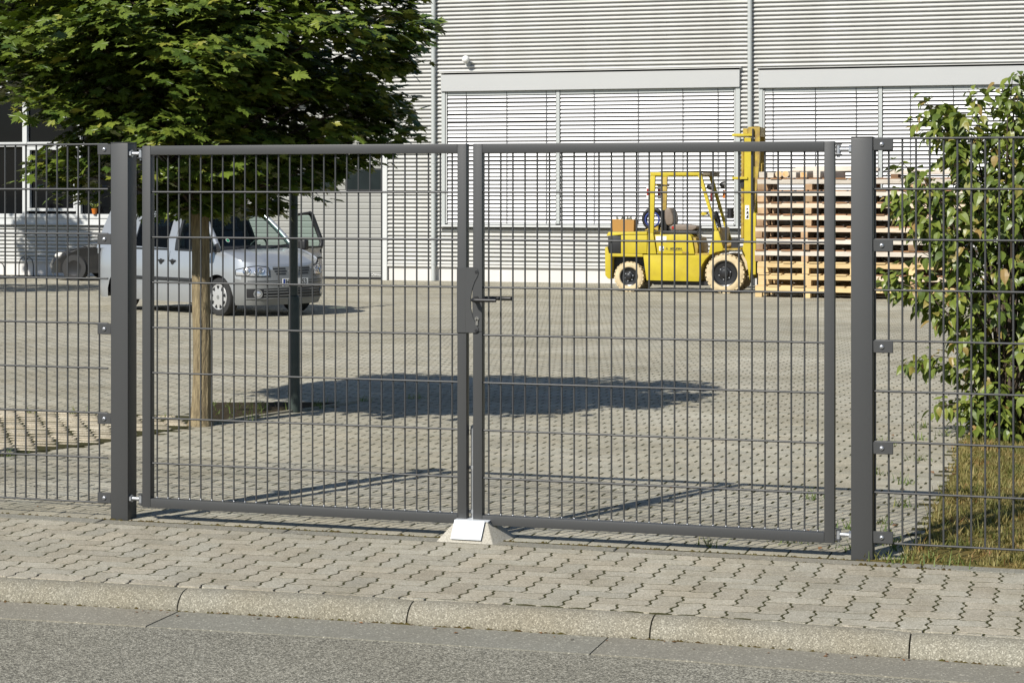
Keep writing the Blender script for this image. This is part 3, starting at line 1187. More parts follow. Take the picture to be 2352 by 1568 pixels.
for secs in ([(-45, -15.95, -.08, .70), (-45, -15.95, 3.90, 9)], [(-15.95, -11.6, 3.47, 9), (-11.6, -10.565, -.08, 9)],
             [(-10.565, -10.38, -.08, 9), (-10.38, -4.28, -.08, .69), (-10.38, -4.28, 3.84, 9), (-4.28, -4.06, -.08, 9)],
             [(-4.06, -3.88, -.08, 9), (-3.88, 3.02, -.08, .69), (-3.88, 3.02, 3.82, 9), (3.02, 16, -.08, 9)]):
    cw = MB()
    for s_ in secs:
        corrugated(*s_, cw)
    BZ(cw).build("wall", m_clad, bld)
scr = MB()
for x in (-14.6, -13.0, -11.5, -10.62, -10.46, -9.05, -7.4, -5.75, -4.15, -3.97, -2.4, -.8, .8, 2.4):
    for k in range(0, 48, 2 if abs(x + 10.54) < .2 or abs(x + 4.06) < .2 else 3):
        z = 3.84 + k * CP - (3.84 % CP) + .042 + .15
        scr.box(x - .008, x + .008, -.006, .001, z - .008, z + .008)
BZ(scr).build("cladding_screws", m_grey, bld)["kind"] = "stuff"
BZ(MB().box(-45, -15.97, .045, .20, -.9, -.085)).build("plinth", m_plinth, bld)
BZ(MB().box(-11.58, 16, .045, .20, -.9, -.085)).build("plinth", m_plinth, bld)
for a, b in ((-45, -15.96), (-11.6, 16)):
    BZ(MB().add([(a, -.012, -.115), (b, -.012, -.115), (b, .05, -.095), (a, .05, -.095), (a, -.012, -.08), (b, -.012, -.08), (b, .05, -.06), (a, .05, -.06)],
                [(0, 1, 5, 4), (4, 5, 6, 7), (3, 2, 1, 0)])).build("drip_flashing", m_clad, bld)
BZ(MB().box(-45, 16, .55, 20, -.9, 9)).build("hall_body", m_dark, bld)
BZ(MB().box(-45.2, 16.2, -.15, 20, 9, 9.25)).build("roof", m_roof, bld)
# downpipes
for x in (-10.565, -4.06):
    dp = BZ(MB().tube([(x, -.055, -.40), (x, -.055, 9)], .046, 14)).build("downpipe", m_grey, bld, smooth=60)
    for z in (-.05, 2.0, 4.6, 6.6):
        BZ(MB().tube([(x, -.055, z - .015), (x, -.055, z + .015)], .052, 14)).build("pipe_clip", m_grey, dp, smooth=60)


def blind_window(x0, x1, mull, ztop, hdr, cords, label=None):
    wv = BZ(MB().box(x0 + .08, x1 - .09, .13, .16, .72, ztop)).build("window", m_wglass, bld)
    BZ(MB().box(x0, x1, -.075, .14, ztop - .005, hdr)).build("header_box", m_hdr, wv, bev=.004, bseg=1)
    BZ(MB().box(x0 - .03, x1 + .03, -.105, .02, hdr + .035, hdr + .048)).build("drip_strip", m_clad, wv)
    BZ(MB().box(x0, x0 + .075, -.035, .12, .745, ztop - .006)).build("side_frame", m_grey, wv, bev=.003, bseg=1)
    BZ(MB().box(x1 - .085, x1, -.035, .12, .745, ztop - .006)).build("side_frame", m_grey, wv, bev=.003, bseg=1)
    BZ(MB().box(x0 + .085, x0 + .105, -.01, .05, .77, ztop - .006)).build("guide_rail", m_white, wv)
    BZ(MB().box(x1 - .115, x1 - .095, -.01, .05, .77, ztop - .006)).build("guide_rail", m_white, wv)
    BZ(MB().box(mull - .035, mull + .035, -.015, .06, .77, ztop - .006)).build("guide_rail", m_grey, wv, bev=.003, bseg=1)
    BZ(MB().box(x0 - .04, x1 + .04, -.11, .13, .70, .742)).build("sill", m_white, wv, bev=.004, bseg=1)
    pit = .0787
    n_ = int((ztop - .10 - .80) / pit)
    for (a, b) in ((x0 + .12, mull - .05), (mull + .05, x1 - .13)):
        sl_ = MB()
        # curved blade, closed thickness
        arc = [(-.030 + .0 * t, 0) for t in ()]
        pr = []
        for i in range(5):
            t = i / 4
            zz = -.0262 + .0524 * t
            yy = -.020 + .030 * t + .010 * math.sin(math.pi * t) * -1
            pr.append((yy, zz))
        o = len(sl_.v)
        for (yy, zz) in pr:
            sl_.v += [(a, yy, zz), (b, yy, zz)]
        for (yy, zz) in reversed(pr):
            sl_.v += [(a, yy + .0015, zz), (b, yy + .0015, zz)]
        m2 = len(pr) * 2
        for i in range(m2):
            j = (i + 1) % m2
            sl_.f.append((o + 2 * i, o + 2 * i + 1, o + 2 * j + 1, o + 2 * j))
        me_ = sl_.mesh("slat", m_slat, smooth=50)
        for k in range(n_ + 1):
            inst(me_, "slat", wv, (rng.uniform(-.004, .004), .030, ZB + .815 + pit * k), (rng.uniform(-.03, .03), rng.uniform(-.0006, .0006), 0))
        BZ(MB().box(a, b, .005, .06, .752, .775)).build("bottom_rail", m_white, wv, bev=.003, bseg=1)
        BZ(MB().box(a, b, .0, .07, ztop - .085, ztop - .008)).build("head_rail", m_grey, wv)
    for cx in cords:
        BZ(MB().box(cx - .006, cx + .006, -.004, .001, .77, ztop - .02)).build("cord", m_cord, wv)
    return wv


blind_window(-10.40, -4.26, -7.945, 3.455, 3.79, [-9.88, -9.02, -8.19, -7.20, -6.30, -5.40, -4.70])
blind_window(-3.89, 3.0, -1.56, 3.43, 3.77, [-3.62, -2.80, -2.02, -1.0, -.2, .7, 1.6])

# strip of dark office windows at the left
ow = BZ(MB().box(-28, -16.4, .04, .06, .93, 3.55)).build("window", m_wglass, bld)
xm = [-27.9, -25.3, -22.7, -21.35, -20.0, -18.685, -17.4, -16.45]
for x in xm:
    BZ(MB().box(x - .055, x + .055, -.045, .05, .93, 3.55)).build("mullion", m_white, ow, bev=.004, bseg=1)
for a, b in zip(xm[:-1], xm[1:]):
    BZ(MB().box(a + .057, b - .057, -.035, .05, 2.39, 2.49)).build("transom", m_white, ow, bev=.004, bseg=1)
    if a in (-20.0, -22.7, -27.9):
        for (p, q_, r_, s_) in ((a + .06, b - .06, .985, 1.05), (a + .06, b - .06, 2.315, 2.385), (a + .06, a + .125, 1.053, 2.312), (b - .125, b - .06, 1.053, 2.312)):
            BZ(MB().box(p, q_, -.042, .05, r_, s_)).build("sash", m_white, ow, bev=.003, bseg=1)
BZ(MB().box(-28.1, -16.3, -.06, .05, 3.552, 3.90)).build("lintel_sheet", m_white, ow, bev=.004, bseg=1)
BZ(MB().box(-28.1, -16.3, -.05, .06, .835, .928)).build("sill", m_white, ow, bev=.004, bseg=1)
BZ(MB().box(-28.1, -16.0, -.03, .06, .705, .832)).build("sill_sheet", m_white, ow, bev=.004, bseg=1)
BZ(MB().box(-28.1, -16.0, -.075, .03, .690, .704)).build("drip_strip", m_white, ow)
BZ(MB().box(-16.38, -15.95, -.01, .2, .70, 3.9)).build("wall_pier", m_clad, bld)

# sectional door set back in its opening
gd = BZ(MB().box(-15.86, -11.68, .375, .40, -.42, 3.46)).build("garage_door", m_dark, bld)
pp = .1312
for k in range(30):
    z = -.385 + k * pp
    if z > 3.44:
        break
    win = 1.42 < z + .066 < 1.93
    prf = [(.37, 0), (.358, .003), (.346, pp - .034), (.366, pp - .010), (.373, pp - .009)]
    z0 = z + ZB
    mbp = MB()
    spans = [(-15.85, -11.69)]
    if k == 0:
        prf = [(.37, .02), (.350, .02), (.350, pp - .020), (.3565, pp - .009), (.370, pp - .009)]
    for a, b in spans:
        o = len(mbp.v)
        for yy, zz in prf:
            mbp.v += [(a, yy, z0 + zz), (b, yy, z0 + zz)]
        n_ = len(prf)
        for i in range(n_):
            j = (i + 1) % n_
            mbp.f.append((o + 2 * i, o + 2 * i + 1, o + 2 * j + 1, o + 2 * j))
    mbp.build("panel", m_door, gd)
for x1 in (-11.79, -12.86, -13.93, -15.0):
    x0 = x1 - .86
    r_ = .05
    ol = []
    for (cx, cz, a0) in ((x1 - r_, 1.895 - r_, 0), (x0 + r_, 1.895 - r_, 90), (x0 + r_, 1.425 + r_, 180), (x1 - r_, 1.425 + r_, 270)):
        for i in range(5):
            t = R(a0 + i * 22.5)
            ol.append((cx + r_ * math.cos(t), cz + r_ * math.sin(t)))
    fr = BZ(MB().prism_y(ol, .330, .352)).build("door_window", m_vtrim, gd, bev=.006, bseg=1)
    il = [(x0 + .5 * .86 + (x - x0 - .43) * .915, 1.66 + (z - 1.66) * .86) for x, z in ol]
    m_dglass = mat("door_glass", (0.020, 0.028, 0.029), 0.2, c2=(0.008, 0.011, 0.012), nscale=4, spec=0.12)
    o = BZ(MB().prism_y(il, .326, .3295)).build("door_pane", m_dglass, gd)
BZ(MB().box(-15.86, -11.69, .340, .375, -.43, -.372)).build("bottom_seal", m_black, gd)
BZ(MB().box(-11.69, -11.59, -.02, .36, -.42, 3.45)).build("jamb", m_white, bld, bev=.004, bseg=1)
BZ(MB().box(-15.96, -15.86, -.02, .36, -.42, 3.45)).build("jamb", m_white, bld, bev=.004, bseg=1)
BZ(MB().box(-15.97, -11.58, -.03, .36, 3.452, 3.50)).build("door_lintel", m_white, bld, bev=.004, bseg=1)
BZ(MB().box(-12.09, -11.80, .343, .3495, -.345, -.285)).build("nameplate", m_ink, gd)
text_mesh("nameplate_lettering", "HÖRMANN", .062, m_paper, gd, (-11.945, .3425, -.318 + ZB), (R(90), 0, 0), bold=.0012, sx=.80)
# ball lamp on the wall
lp = MB()
lp.ball((-9.84, -.15, 4.09), .078, 16, 10)
lo = BZ(lp).build("wall_lamp", m_paper, bld, smooth=80)
BZ(MB().tube([(-9.84, .02, 4.02), (-9.84, -.10, 4.02), (-9.84, -.15, 4.05)], .028, 10)).build("lamp_arm", m_grey, lo, smooth=50)
BZ(MB().tube([(-9.84, -.02, 4.02), (-9.84, .03, 4.02)], .06, 12)).build("lamp_base", m_grey, lo, smooth=50)

pot = thing("flower_pot", (-18.28, 29.93, .928), "small orange flower pot standing on the office window sill", "flower pot")
MB().lathe([(0, 0), (.045, 0), (.062, .10), (.066, .10), (.066, .118), (.055, .118), (.05, .10), (0, .10)], 16, 'z').build("pot", m_orange, pot, smooth=40)
pq = MB()
for k in range(14):
    a = k * 2.4
    r_ = .05 + .006 * k
    pq.add([(0, 0, .1), (r_ * math.cos(a) - .02, r_ * math.sin(a), .16 + .008 * k), (r_ * 1.6 * math.cos(a), r_ * 1.6 * math.sin(a), .17 + .006 * k), (r_ * math.cos(a) + .02, r_ * math.sin(a) + .01, .16 + .008 * k)], [(0, 1, 2, 3)])
pq.build("plant", m_dog, pot)

# bicycle racks in front of the office windows
for i, (x, lab) in enumerate(((-21.55, "leftmost low hooped bicycle rack by the office wall"), (-20.85, "middle low hooped bicycle rack by the office wall"), (-20.15, "hooped bicycle rack by the office wall, nearest the black car"))):
    rk = thing("bicycle_rack", (x + .75, 28.9, gz(28.9)), lab, "bicycle rack", "bicycle racks along the office wall")
    for k, dx in enumerate((0, .13)):
        hgt = .42 - .12 * (i % 2)
        MB().tube([(dx - .10, k * .02, 0), (dx - .10, k * .02, hgt * .62), (dx - .07, k * .02, hgt * .88), (dx, k * .02, hgt), (dx + .07, k * .02, hgt * .88), (dx + .10, k * .02, hgt * .62), (dx + .10, k * .02, 0)], .011, 8).build("hoop", m_cord, rk, smooth=60)
    MB().box(-.25, .38, -.03, .03, .0, .025).build("base_rail", m_cord, rk)

# ------------------------------------------------------------------ pallet stacks
PA = R(-4)
PO = Vector((-3.03, 24.66))
ph = .1985
ms_sets = {}
PW = 1.70
for key, mm in (("o", m_wo), ("p", m_wp), ("n", m_wn)):
    m_blk = mat("pallet_block_wood", (0.44, 0.30, 0.17), 0.85, c2=(0.22, 0.13, 0.07), nscale=6, nstr=0.9, rnd=0.3)
    ms_sets[key] = (MB().box(0, .115, 0, .11, 0, .098).mesh("block", mm if key == "n" else m_blk, bev=.003, bseg=1),
                    MB().box(0, PW, 0, .10, .0985, .1765).mesh("stringer", mm, bev=.003, bseg=1),
                    MB().box(0, .180, 0, 1.08, .177, .1975).mesh("deck_board", m_wdark if key != "n" else m_wn, bev=.002, bseg=1))
ordw = ["bottom", "second", "third", "fourth", "fifth", "sixth", "seventh", "eighth", "ninth", "topmost"]
kinds = "nnnoopppoo"
woodword = {"n": "fresh yellowish", "o": "weathered grey", "p": "pale stained"}


def pallet(loc, key, label, rz):
    t = thing("pallet", loc, label, "pallet", "wooden pallets stacked beside the forklift", rz)
    mb_, ms_, md_ = ms_sets[key]
    for bx in (0.0, .79, PW - .115):
        for by in (0.0, .49, .87):
            inst(mb_, "block", t, (bx + rng.uniform(-.03, .03) * (bx > 0), by, 0))
    for by in (0.002, .49, .975):
        inst(ms_, "stringer", t, (0, by, 0))
    if "topmost" not in label:
        inst(ms_, "stringer", t, (0, .985, -.0985), (0, 0, 0), (.995, 1, 1.0))  # extra stringer added low at the back to keep the gaps dark
    for k in range(8):
        inst(md_, "deck_board", t, (.004 + k * .218 + rng.uniform(-.008, .008), rng.uniform(-.02, .01), 0), (0, 0, rng.uniform(-.006, .006)))
    return t


for sidx, (sx, sname) in enumerate(((0.0, "the stack next to the forklift mast"), (1.76, "the stack nearer the shrub"))):
    for k in range(10):
        ox = sx + rng.uniform(-.035, .035)
        oy = rng.uniform(-.03, .03)
        px = PO.x + ox * math.cos(PA) - oy * math.sin(PA)
        py = PO.y + ox * math.sin(PA) + oy * math.cos(PA)
        key = kinds[k] if rng.random() < .85 else "p"
        if k == 9:
            key = "o"
        pos = {0: "bottom", 9: "topmost"}.get(k, ordw[k] + " from the ground")
        pallet((px, py, gz(py) + .002 + k * ph), key, f"{woodword[key]} wooden pallet, {pos} of {sname}", PA + rng.uniform(-.02, .02))


def on_stack(u, v, dz_):
    px = PO.x + u * math.cos(PA) - v * math.sin(PA)
    py = PO.y + u * math.sin(PA) + v * math.cos(PA)
    return (px, py, gz(PO.y) + .004 + 10 * ph + dz_)


tim = [(.10, .11, .10, "dark squared timber at the left edge of the pallet stack, nearest the mast"), (.24, .11, .09, "dark squared timber left of the two round logs on the pallets"),
       (.62, .11, .095, "dark squared timber right of the two round logs on the pallets"), (.80, .12, .10, "squared timber with an orange cut end on top of the pallets"),
       (1.02, .12, .11, "brown squared timber on the pallets, just left of the right gate stile"), (1.20, .12, .10, "grey squared timber on the pallets, behind the right gate stile")]
for u, wd_, hh, lab in tim:
    t = thing("timber_beam", on_stack(u, .02, 0), lab, "timber", "timbers lying on the pallet stacks", PA + rng.uniform(-.12, .06))
    MB().box(-wd_ / 2, wd_ / 2, 0, .8, 0, hh).build("beam", m_wo, t, bev=.006, bseg=1)
    if "orange" in lab:
        MB().box(-wd_ / 2 + .01, wd_ / 2 - .01, -.004, -.0005, .01, hh - .01).build("cut_end", m_wend, t)
for u, lab in ((.385, "left one of the two pale round logs on top of the pallets"), (.50, "right one of the two pale round logs on top of the pallets")):
    t = thing("log", on_stack(u, .0, .062), lab, "log", "round logs lying on the pallet stacks", PA - .04)
    MB().tube([(0, 0, 0), (0, .75, 0)], .060, 14).build("bark", m_wp, t, smooth=50)
    MB().lathe([(0, -.003), (.050, -.003), (.052, 0)], 14, 'y').build("cut_end", m_wend, t)
for (u0, ln, v, z, lab) in ((.45, 1.45, .75, .115, "long grey plank across the timbers on the left pallet stack"), (2.1, 1.30, .70, .06, "long grey plank on the right pallet stack, behind the shrub")):
    t = thing("plank", on_stack(u0, v, z), lab, "plank", "planks lying on the pallet stacks", PA)
    MB().box(0, ln, 0, .20, 0, .055).build("board", m_wo, t, bev=.004, bseg=1)
    MB().box(0, ln - .1, .22, .38, 0, .085).build("board", m_wo, t, bev=.004, bseg=1)
    if z > .1:
        continue
    MB().box(.02, .14, 0, .3, -z, -.001).build("support_block", m_wdark, t)
    MB().box(ln - .3, ln - .18, 0, .3, -z, -.001).build("support_block", m_wdark, t)

# ------------------------------------------------------------------ forklift (drawn from its side view; x forward, y away from the viewer)
FK = R(0)
fk = thing("forklift", (-4.68, 26.55, gz(26.55)), "yellow counterbalance forklift with cream tyres, parked beside the pallet stacks", "forklift", rz=FK)
fk.rotation_euler = (-SL * math.cos(FK), 0, FK)
SC = 470.0


def fx(a):
    return (a - 903) / SC


def fz(b):
    return (1444 - b) / SC


def fpoly(*pts):
    return [(fx(a), fz(b)) for a, b in pts]


HW = .54
# counterweight: tail over the rear wheel
MB().prism_y(fpoly((295, 1075), (318, 1068), (330, 1125), (618, 1128), (624, 1152), (350, 1152), (345, 1340), (322, 1336), (298, 1308)), -HW, HW).build("counterweight", m_yel, fk, bev=.012)
MB().prism_y(fpoly((346, 1153), (624, 1153), (640, 1335), (346, 1335)), -HW + .22, HW - .22).build("rear_axle_box", m_black, fk)
MB().prism_y(fpoly((432, 972), (655, 968), (652, 1124), (432, 1126)), -HW + .012, HW - .012).build("rear_hood", m_yel, fk, bev=.008)
MB().prism_y(fpoly((308, 976), (326, 946), (655, 942), (655, 966), (432, 970), (310, 980)), -HW, HW).build("hood_lid", m_yel, fk, bev=.008)
MB().prism_y(fpoly((318, 982), (430, 974), (430, 1124), (322, 1122)), -HW + .025, HW - .025).build("grille", m_black, fk, bev=.006)
# main body with the front wheel arch
arch = [(1183, 1132), (1150, 1165), (1122, 1208), (1105, 1258), (1098, 1305), (1095, 1350)]
MB().prism_y(fpoly((622, 1134), *arch, (652, 1346)), -HW, HW).build("chassis", m_yel, fk, bev=.010)
MB().prism_y(fpoly((660, 1348), (1180, 1350), (1300, 1300), (1300, 1385), (700, 1385)), -HW + .16, HW - .16).build("underbody", m_black, fk)
MB().prism_y(fpoly((716, 966), (1005, 962), (1024, 975), (1034, 1000), (1056, 1124), (742, 1126)), -HW + .025, HW - .06).build("engine_cover", m_yel, fk, bev=.014)
MB().prism_y(fpoly((1040, 985), (1062, 990), (1082, 1060), (1078, 1126), (1062, 1126)), -HW + .05, HW - .08).build("cover_end", m_yelw, fk, bev=.006)
MB().prism_y(fpoly((1060, 1118), (1176, 1116), (1180, 1131), (1060, 1131)), -HW + .02, HW - .02).build("floor_plate", m_yelw, fk)
for s in (-1, 1):
    y0, y1 = (-HW - .004, -HW + .085) if s < 0 else (HW - .085, HW + .004)
    MB().prism_y(fpoly((664, 952), (708, 952), (735, 1126), (656, 1126)), y0, y1).build("pillar_base", m_yel, fk, bev=.006)
    MB().prism_y(fpoly((681, 478), (722, 478), (709, 951), (664, 951)), y0 + .01, y1 - .01).build("rear_pillar", m_yel if s < 0 else m_yelw, fk, bev=.006)
    MB().prism_y(fpoly((681, 449), (1108, 449), (1113, 477), (681, 477)), y0 + .006, y1 - .006).build("roof_beam", m_yel, fk, bev=.006)
    MB().prism_y(fpoly((1083, 478), (1114, 476), (1246, 925), (1224, 930)), y0 + .01, y1 - .01).build("front_pillar", m_yel, fk, bev=.006)
    MB().prism_y(fpoly((1222, 932), (1256, 930), (1300, 1086), (1284, 1096), (1235, 1106), (1196, 1126), (1176, 1130), (1186, 1060), (1208, 985)), y0, y1 + .03 * (s < 0) - .03 * (s > 0)).build("front_cowl", m_yel, fk, bev=.006)
    MB().prism_y(fpoly((1280, 1076), (1440, 1072), (1442, 1088), (1300, 1090)), y0, y1 + .16 * (s < 0)).build("mudguard", m_yelw, fk, bev=.003, bseg=1)
MB().box(fx(1216), fx(1262), -HW + .09, HW - .09, fz(1120), fz(905)).build("dashboard_panel", m_yelw, fk, bev=.01)
for k in range(6):
    x = fx(730 + k * 62)
    MB().box(x, x + .045, -HW + .09, HW - .09, fz(470), fz(452)).build("roof_bar", m_yel, fk, bev=.003, bseg=1)
rt = MB()
rt.grid(lambda u, v: (fx(735 + 440 * u), -.44 + .9 * v, fz(447) + .018 * math.sin(u * 9 + v * 3) * .4 + .010 + .012 * math.sin(u * math.pi)), 12, 6)
rt.build("roof_cover", mat("faded_tarpaulin", (0.20, 0.165, 0.11), 0.8, c2=(.12, .10, .07), nscale=9), fk, smooth=60)
MB().prism_y(fpoly((1112, 444), (1178, 436), (1172, 470), (1116, 474)), -.40, .48).build("roof_visor", mat("faded_tarpaulin", (0.2, .165, .11)), fk, bev=.006)
# mast: two channels, cylinders, cross plates, carriage and forks
mast = MB().prism_y(fpoly((1458, 165), (1513, 165), (1513, 1240), (1505, 1336), (1480, 1180), (1440, 1110), (1458, 1000)), -.40, -.30).build("mast_channel", m_yel, fk, bev=.004, bseg=1)
MB().prism_y(fpoly((1458, 165), (1513, 165), (1513, 1330), (1458, 1330)), .30, .40).build("mast_channel", m_yel, fk, bev=.004, bseg=1)
for s in (-1, 1):
    MB().box(fx(1518), fx(1530), s * .33 - .03, s * .33 + .03, fz(1330), fz(90)).build("chain", m_black, fk)
    MB().prism_y(fpoly((1534, 72), (1578, 72), (1578, 330), (1562, 520), (1534, 760)), s * .27 - .035, s * .27 + .035).build("inner_mast", m_yelw, fk, bev=.003, bseg=1)
    MB().tube([(fx(1438), s * .30, fz(990)), (fx(1438), s * .30, fz(255))], .030, 12).build("lift_cylinder", m_yelw, fk, smooth=60)
    MB().tube([(fx(1448), s * .28, fz(720)), (fx(1448), s * .28, fz(160))], .014, 8).build("hose", m_black, fk, smooth=60)
MB().box(fx(1480), fx(1578), -.30, .30, fz(150), fz(74)).build("mast_head", m_yelw, fk, bev=.004, bseg=1)
MB().box(fx(1350), fx(1528), -.34, .34, fz(150), fz(130)).build("cross_plate", m_yel, fk, bev=.004, bseg=1)
MB().box(fx(1430), fx(1470), -.20, .20, fz(128), fz(84)).build("valve_block", m_yelw, fk, bev=.004, bseg=1)
MB().box(fx(1360), fx(1488), -.43, .38, fz(507), fz(487)).build("cross_plate", m_yel, fk, bev=.004, bseg=1)
MB().prism_y(fpoly((1418, 510), (1485, 510), (1450, 545), (1445, 575), (1425, 575)), -.36, -.32).build("plate_gusset", m_black, fk)
MB().box(fx(1526), fx(1552), -.36, .36, fz(1290), fz(785)).build("carriage", m_yel, fk, bev=.004, bseg=1)
for s in (-1, 1):
    MB().prism_y(fpoly((1554, 800), (1568, 800), (1568, 1400), (1820, 1412), (1820, 1418), (1554, 1416)), s * .24 - .05, s * .24 + .05).build("fork", m_black, fk, bev=.003, bseg=1)
tc = MB().tube([(fx(1290), -.27, fz(1062)), (fx(1352), -.27, fz(1040))], .045, 14).build("tilt_cylinder", m_yelw, fk, smooth=50)
MB().tube([(fx(1350), -.27, fz(1040)), (fx(1412), -.27, fz(1022))], .020, 10).build("piston_rod", m_chrome, tc, smooth=50)
MB().box(fx(1400), fx(1482), -.31, -.24, fz(1036), fz(1004)).build("rod_end", m_black, tc, bev=.008)
MB().box(fx(1344), fx(1402), -.33, -.2, fz(1078), fz(1000)).build("tilt_bracket", m_black, tc, bev=.006, bseg=1)
# labels on the mast and the cover
lb = MB().box(fx(1466), fx(1500), -.4022, -.4004, fz(835), fz(720)).build("mast_label", m_paper, fk)
for k, (b0_, b1_) in enumerate(((742, 758), (766, 792), (800, 828))):
    MB().prism_y(fpoly((1474, b1_), (1482, b0_), (1490, b0_ + 4), (1492, b1_)), -.4032, -.4024).build("pictogram", m_ink, lb)
MB().box(fx(1491), fx(1495), -.4032, -.4024, fz(828), fz(772)).build("pictogram", m_ink, lb)
ys = -HW + .025
MB().box(fx(728), fx(818), ys - .0022, ys - .0004, fz(1030), fz(978)).build("paper_notice", m_paper, fk)
st_ = MB().box(fx(756), fx(797), ys - .0022, ys - .0004, fz(1100), fz(1062)).build("test_sticker", m_paper, fk)
MB().box(fx(779), fx(792), ys - .0030, ys - .0024, fz(1076), fz(1064)).build("print", m_bluep, st_)
MB().box(fx(788), fx(796), ys - .0030, ys - .0024, fz(1097), fz(1081)).build("print", m_ink, st_)
MB().box(fx(766), fx(769), ys - .0030, ys - .0024, fz(1097), fz(1074)).build("print", m_ink, st_)
# three diamond emblem and lettering
em = MB()
ec = (fx(822), fz(1083))
for a in (90, 210, 330):
    d = Vector((math.cos(R(a)), math.sin(R(a))))
    p = Vector((-d.y, d.x))
    L_ = .030
    q0, q1, q2, q3 = Vector(ec), Vector(ec) + d * L_ * .5 + p * L_ * .29, Vector(ec) + d * L_, Vector(ec) + d * L_ * .5 - p * L_ * .29
    em.prism_y([tuple(q0), tuple(q1), tuple(q2), tuple(q3)], ys - .0022, ys - .0004)
em.build("emblem", m_ink, fk)
text_mesh("lettering", "MITSUBISHI", .040, m_ink, fk, (fx(899), ys - .0012, fz(1082)), (R(90), 0, 0), bold=.0022, sx=1.02)
MB().box(fx(845), fx(958), ys - .0022, ys - .0004, fz(1097), fz(1093)).build("print", m_ink, fk)
MB().box(fx(950), fx(1006), ys - .006, ys - .0004, fz(1118), fz(1106)).build("cover_latch", m_yelw, fk, bev=.002, bseg=1)
# seat
sb = MB()
sb.grid(lambda u, v: (fx(775 + 72 * (.5 - .5 * math.cos(2 * math.pi * u)) * 1.0 + 12 * math.sin(math.pi * v) * (-1 if u < .5 else -1)), -.20 + .44 * (.5 + (.5 * math.sin(2 * math.pi * u) * .0) + (v - .5)), 0), 2, 2) if False else None
seat_pts = fpoly((785, 745), (808, 738), (830, 760), (846, 805), (850, 850), (842, 885), (800, 892), (784, 880), (772, 830), (770, 775))
MB().prism_y(seat_pts, -.24, .20).build("seat_back", m_seat, fk, bev=.03, bseg=3)
MB().prism_y(fpoly((812, 905), (850, 880), (960, 882), (1050, 892), (1046, 915), (1010, 932), (830, 934)), -.25, .21).build("seat_cushion", m_seat, fk, bev=.022, bseg=3)
MB().prism_y(fpoly((760, 936), (1050, 936), (1062, 961), (760, 961)), -.28, .24).build("seat_base", m_black, fk, bev=.008)
MB().prism_y(fpoly((752, 760), (770, 770), (790, 900), (790, 936), (752, 936)), -.22, .18).build("seat_shell", m_black, fk, bev=.01)
MB().box(fx(836), fx(862), -.262, -.245, fz(920), fz(897)).build("belt_buckle", m_red, fk, bev=.006, bseg=1)
# controls
sw = MB()
N_ = 20
for k in range(N_):
    a0, a1 = 2 * math.pi * k / N_, 2 * math.pi * (k + 1) / N_
    M1 = Matrix.Translation((fx(1170), -.02, fz(800))) @ Matrix.Rotation(R(55), 4, 'Y')
    sw.tube([M1 @ Vector((.15 * math.cos(a0), .15 * math.sin(a0), 0)), M1 @ Vector((.15 * math.cos(a1), .15 * math.sin(a1), 0))], .012, 6)
sw.build("steering_wheel", m_black, fk, smooth=60)
MB().tube([(fx(1170), -.02, fz(800)), (fx(1235), -.02, fz(930))], .03, 8).build("steering_column", m_black, fk, smooth=60)
lv = MB()
for k in range(3):
    lv.tube([(fx(1215), -.30 + .06 * k, fz(880)), (fx(1130 + 8 * k), -.30 + .06 * k, fz(778 + 6 * k))], .007, 6)
lv.build("control_lever", m_chrome, fk, smooth=60)
MB().prism_y(fpoly((1085, 800), (1100, 775), (1135, 785), (1140, 800), (1105, 806)), -.33, -.24).build("lever_knob", m_yel, fk, bev=.006)
MB().tube([(fx(1300), .1, fz(740)), (fx(1300), .1, fz(830))], .06, 10).build("air_filter", m_black, fk, smooth=50)
MB().tube([(fx(1240), -.1, fz(960)), (fx(1215), -.1, fz(820)), (fx(1190), -.1, fz(770))], .03, 8).build("hose", m_black, fk, smooth=50)
# lights
for (a, y_) in ((650, -.50), (724, -.30)):
    t_ = MB().box(fx(a), fx(a + 24), y_ - .05, y_ + .03, fz(668), fz(560)).build("tail_light", m_paper, fk, bev=.006, bseg=1)
    MB().box(fx(a + 3), fx(a + 24) + .001, y_ - .052, y_ + .02, fz(640), fz(585)).build("tail_light_lens", m_red, t_)
MB().box(fx(690), fx(760), .0 - .3, .3, fz(560), fz(548)).build("light_bracket", m_yelw, fk)
for (a, b, y_) in ((1160, 568, -.30), (1232, 548, .10)):
    wl = MB().lathe([(0, -.05), (.02, -.05), (.05, -.02), (.062, .03), (.062, .045), (0, .045)], 16, 'x', (fx(a), y_, fz(b))).build("work_light", m_black, fk, smooth=40)
    MB().lathe([(0, .047), (.055, .047), (.056, .045)], 16, 'x', (fx(a), y_, fz(b))).build("work_light_lens", m_lens, wl)
MB().box(fx(1238), fx(1266), .05, .13, fz(660), fz(594)).build("turn_signal", m_orange, fk, bev=.005, bseg=1)
MB().box(fx(1172), fx(1192), -.38, -.30, fz(690), fz(600)).build("turn_signal", mat("dark_red_lens", (.14, .02, .018), .25), fk, bev=.005, bseg=1)


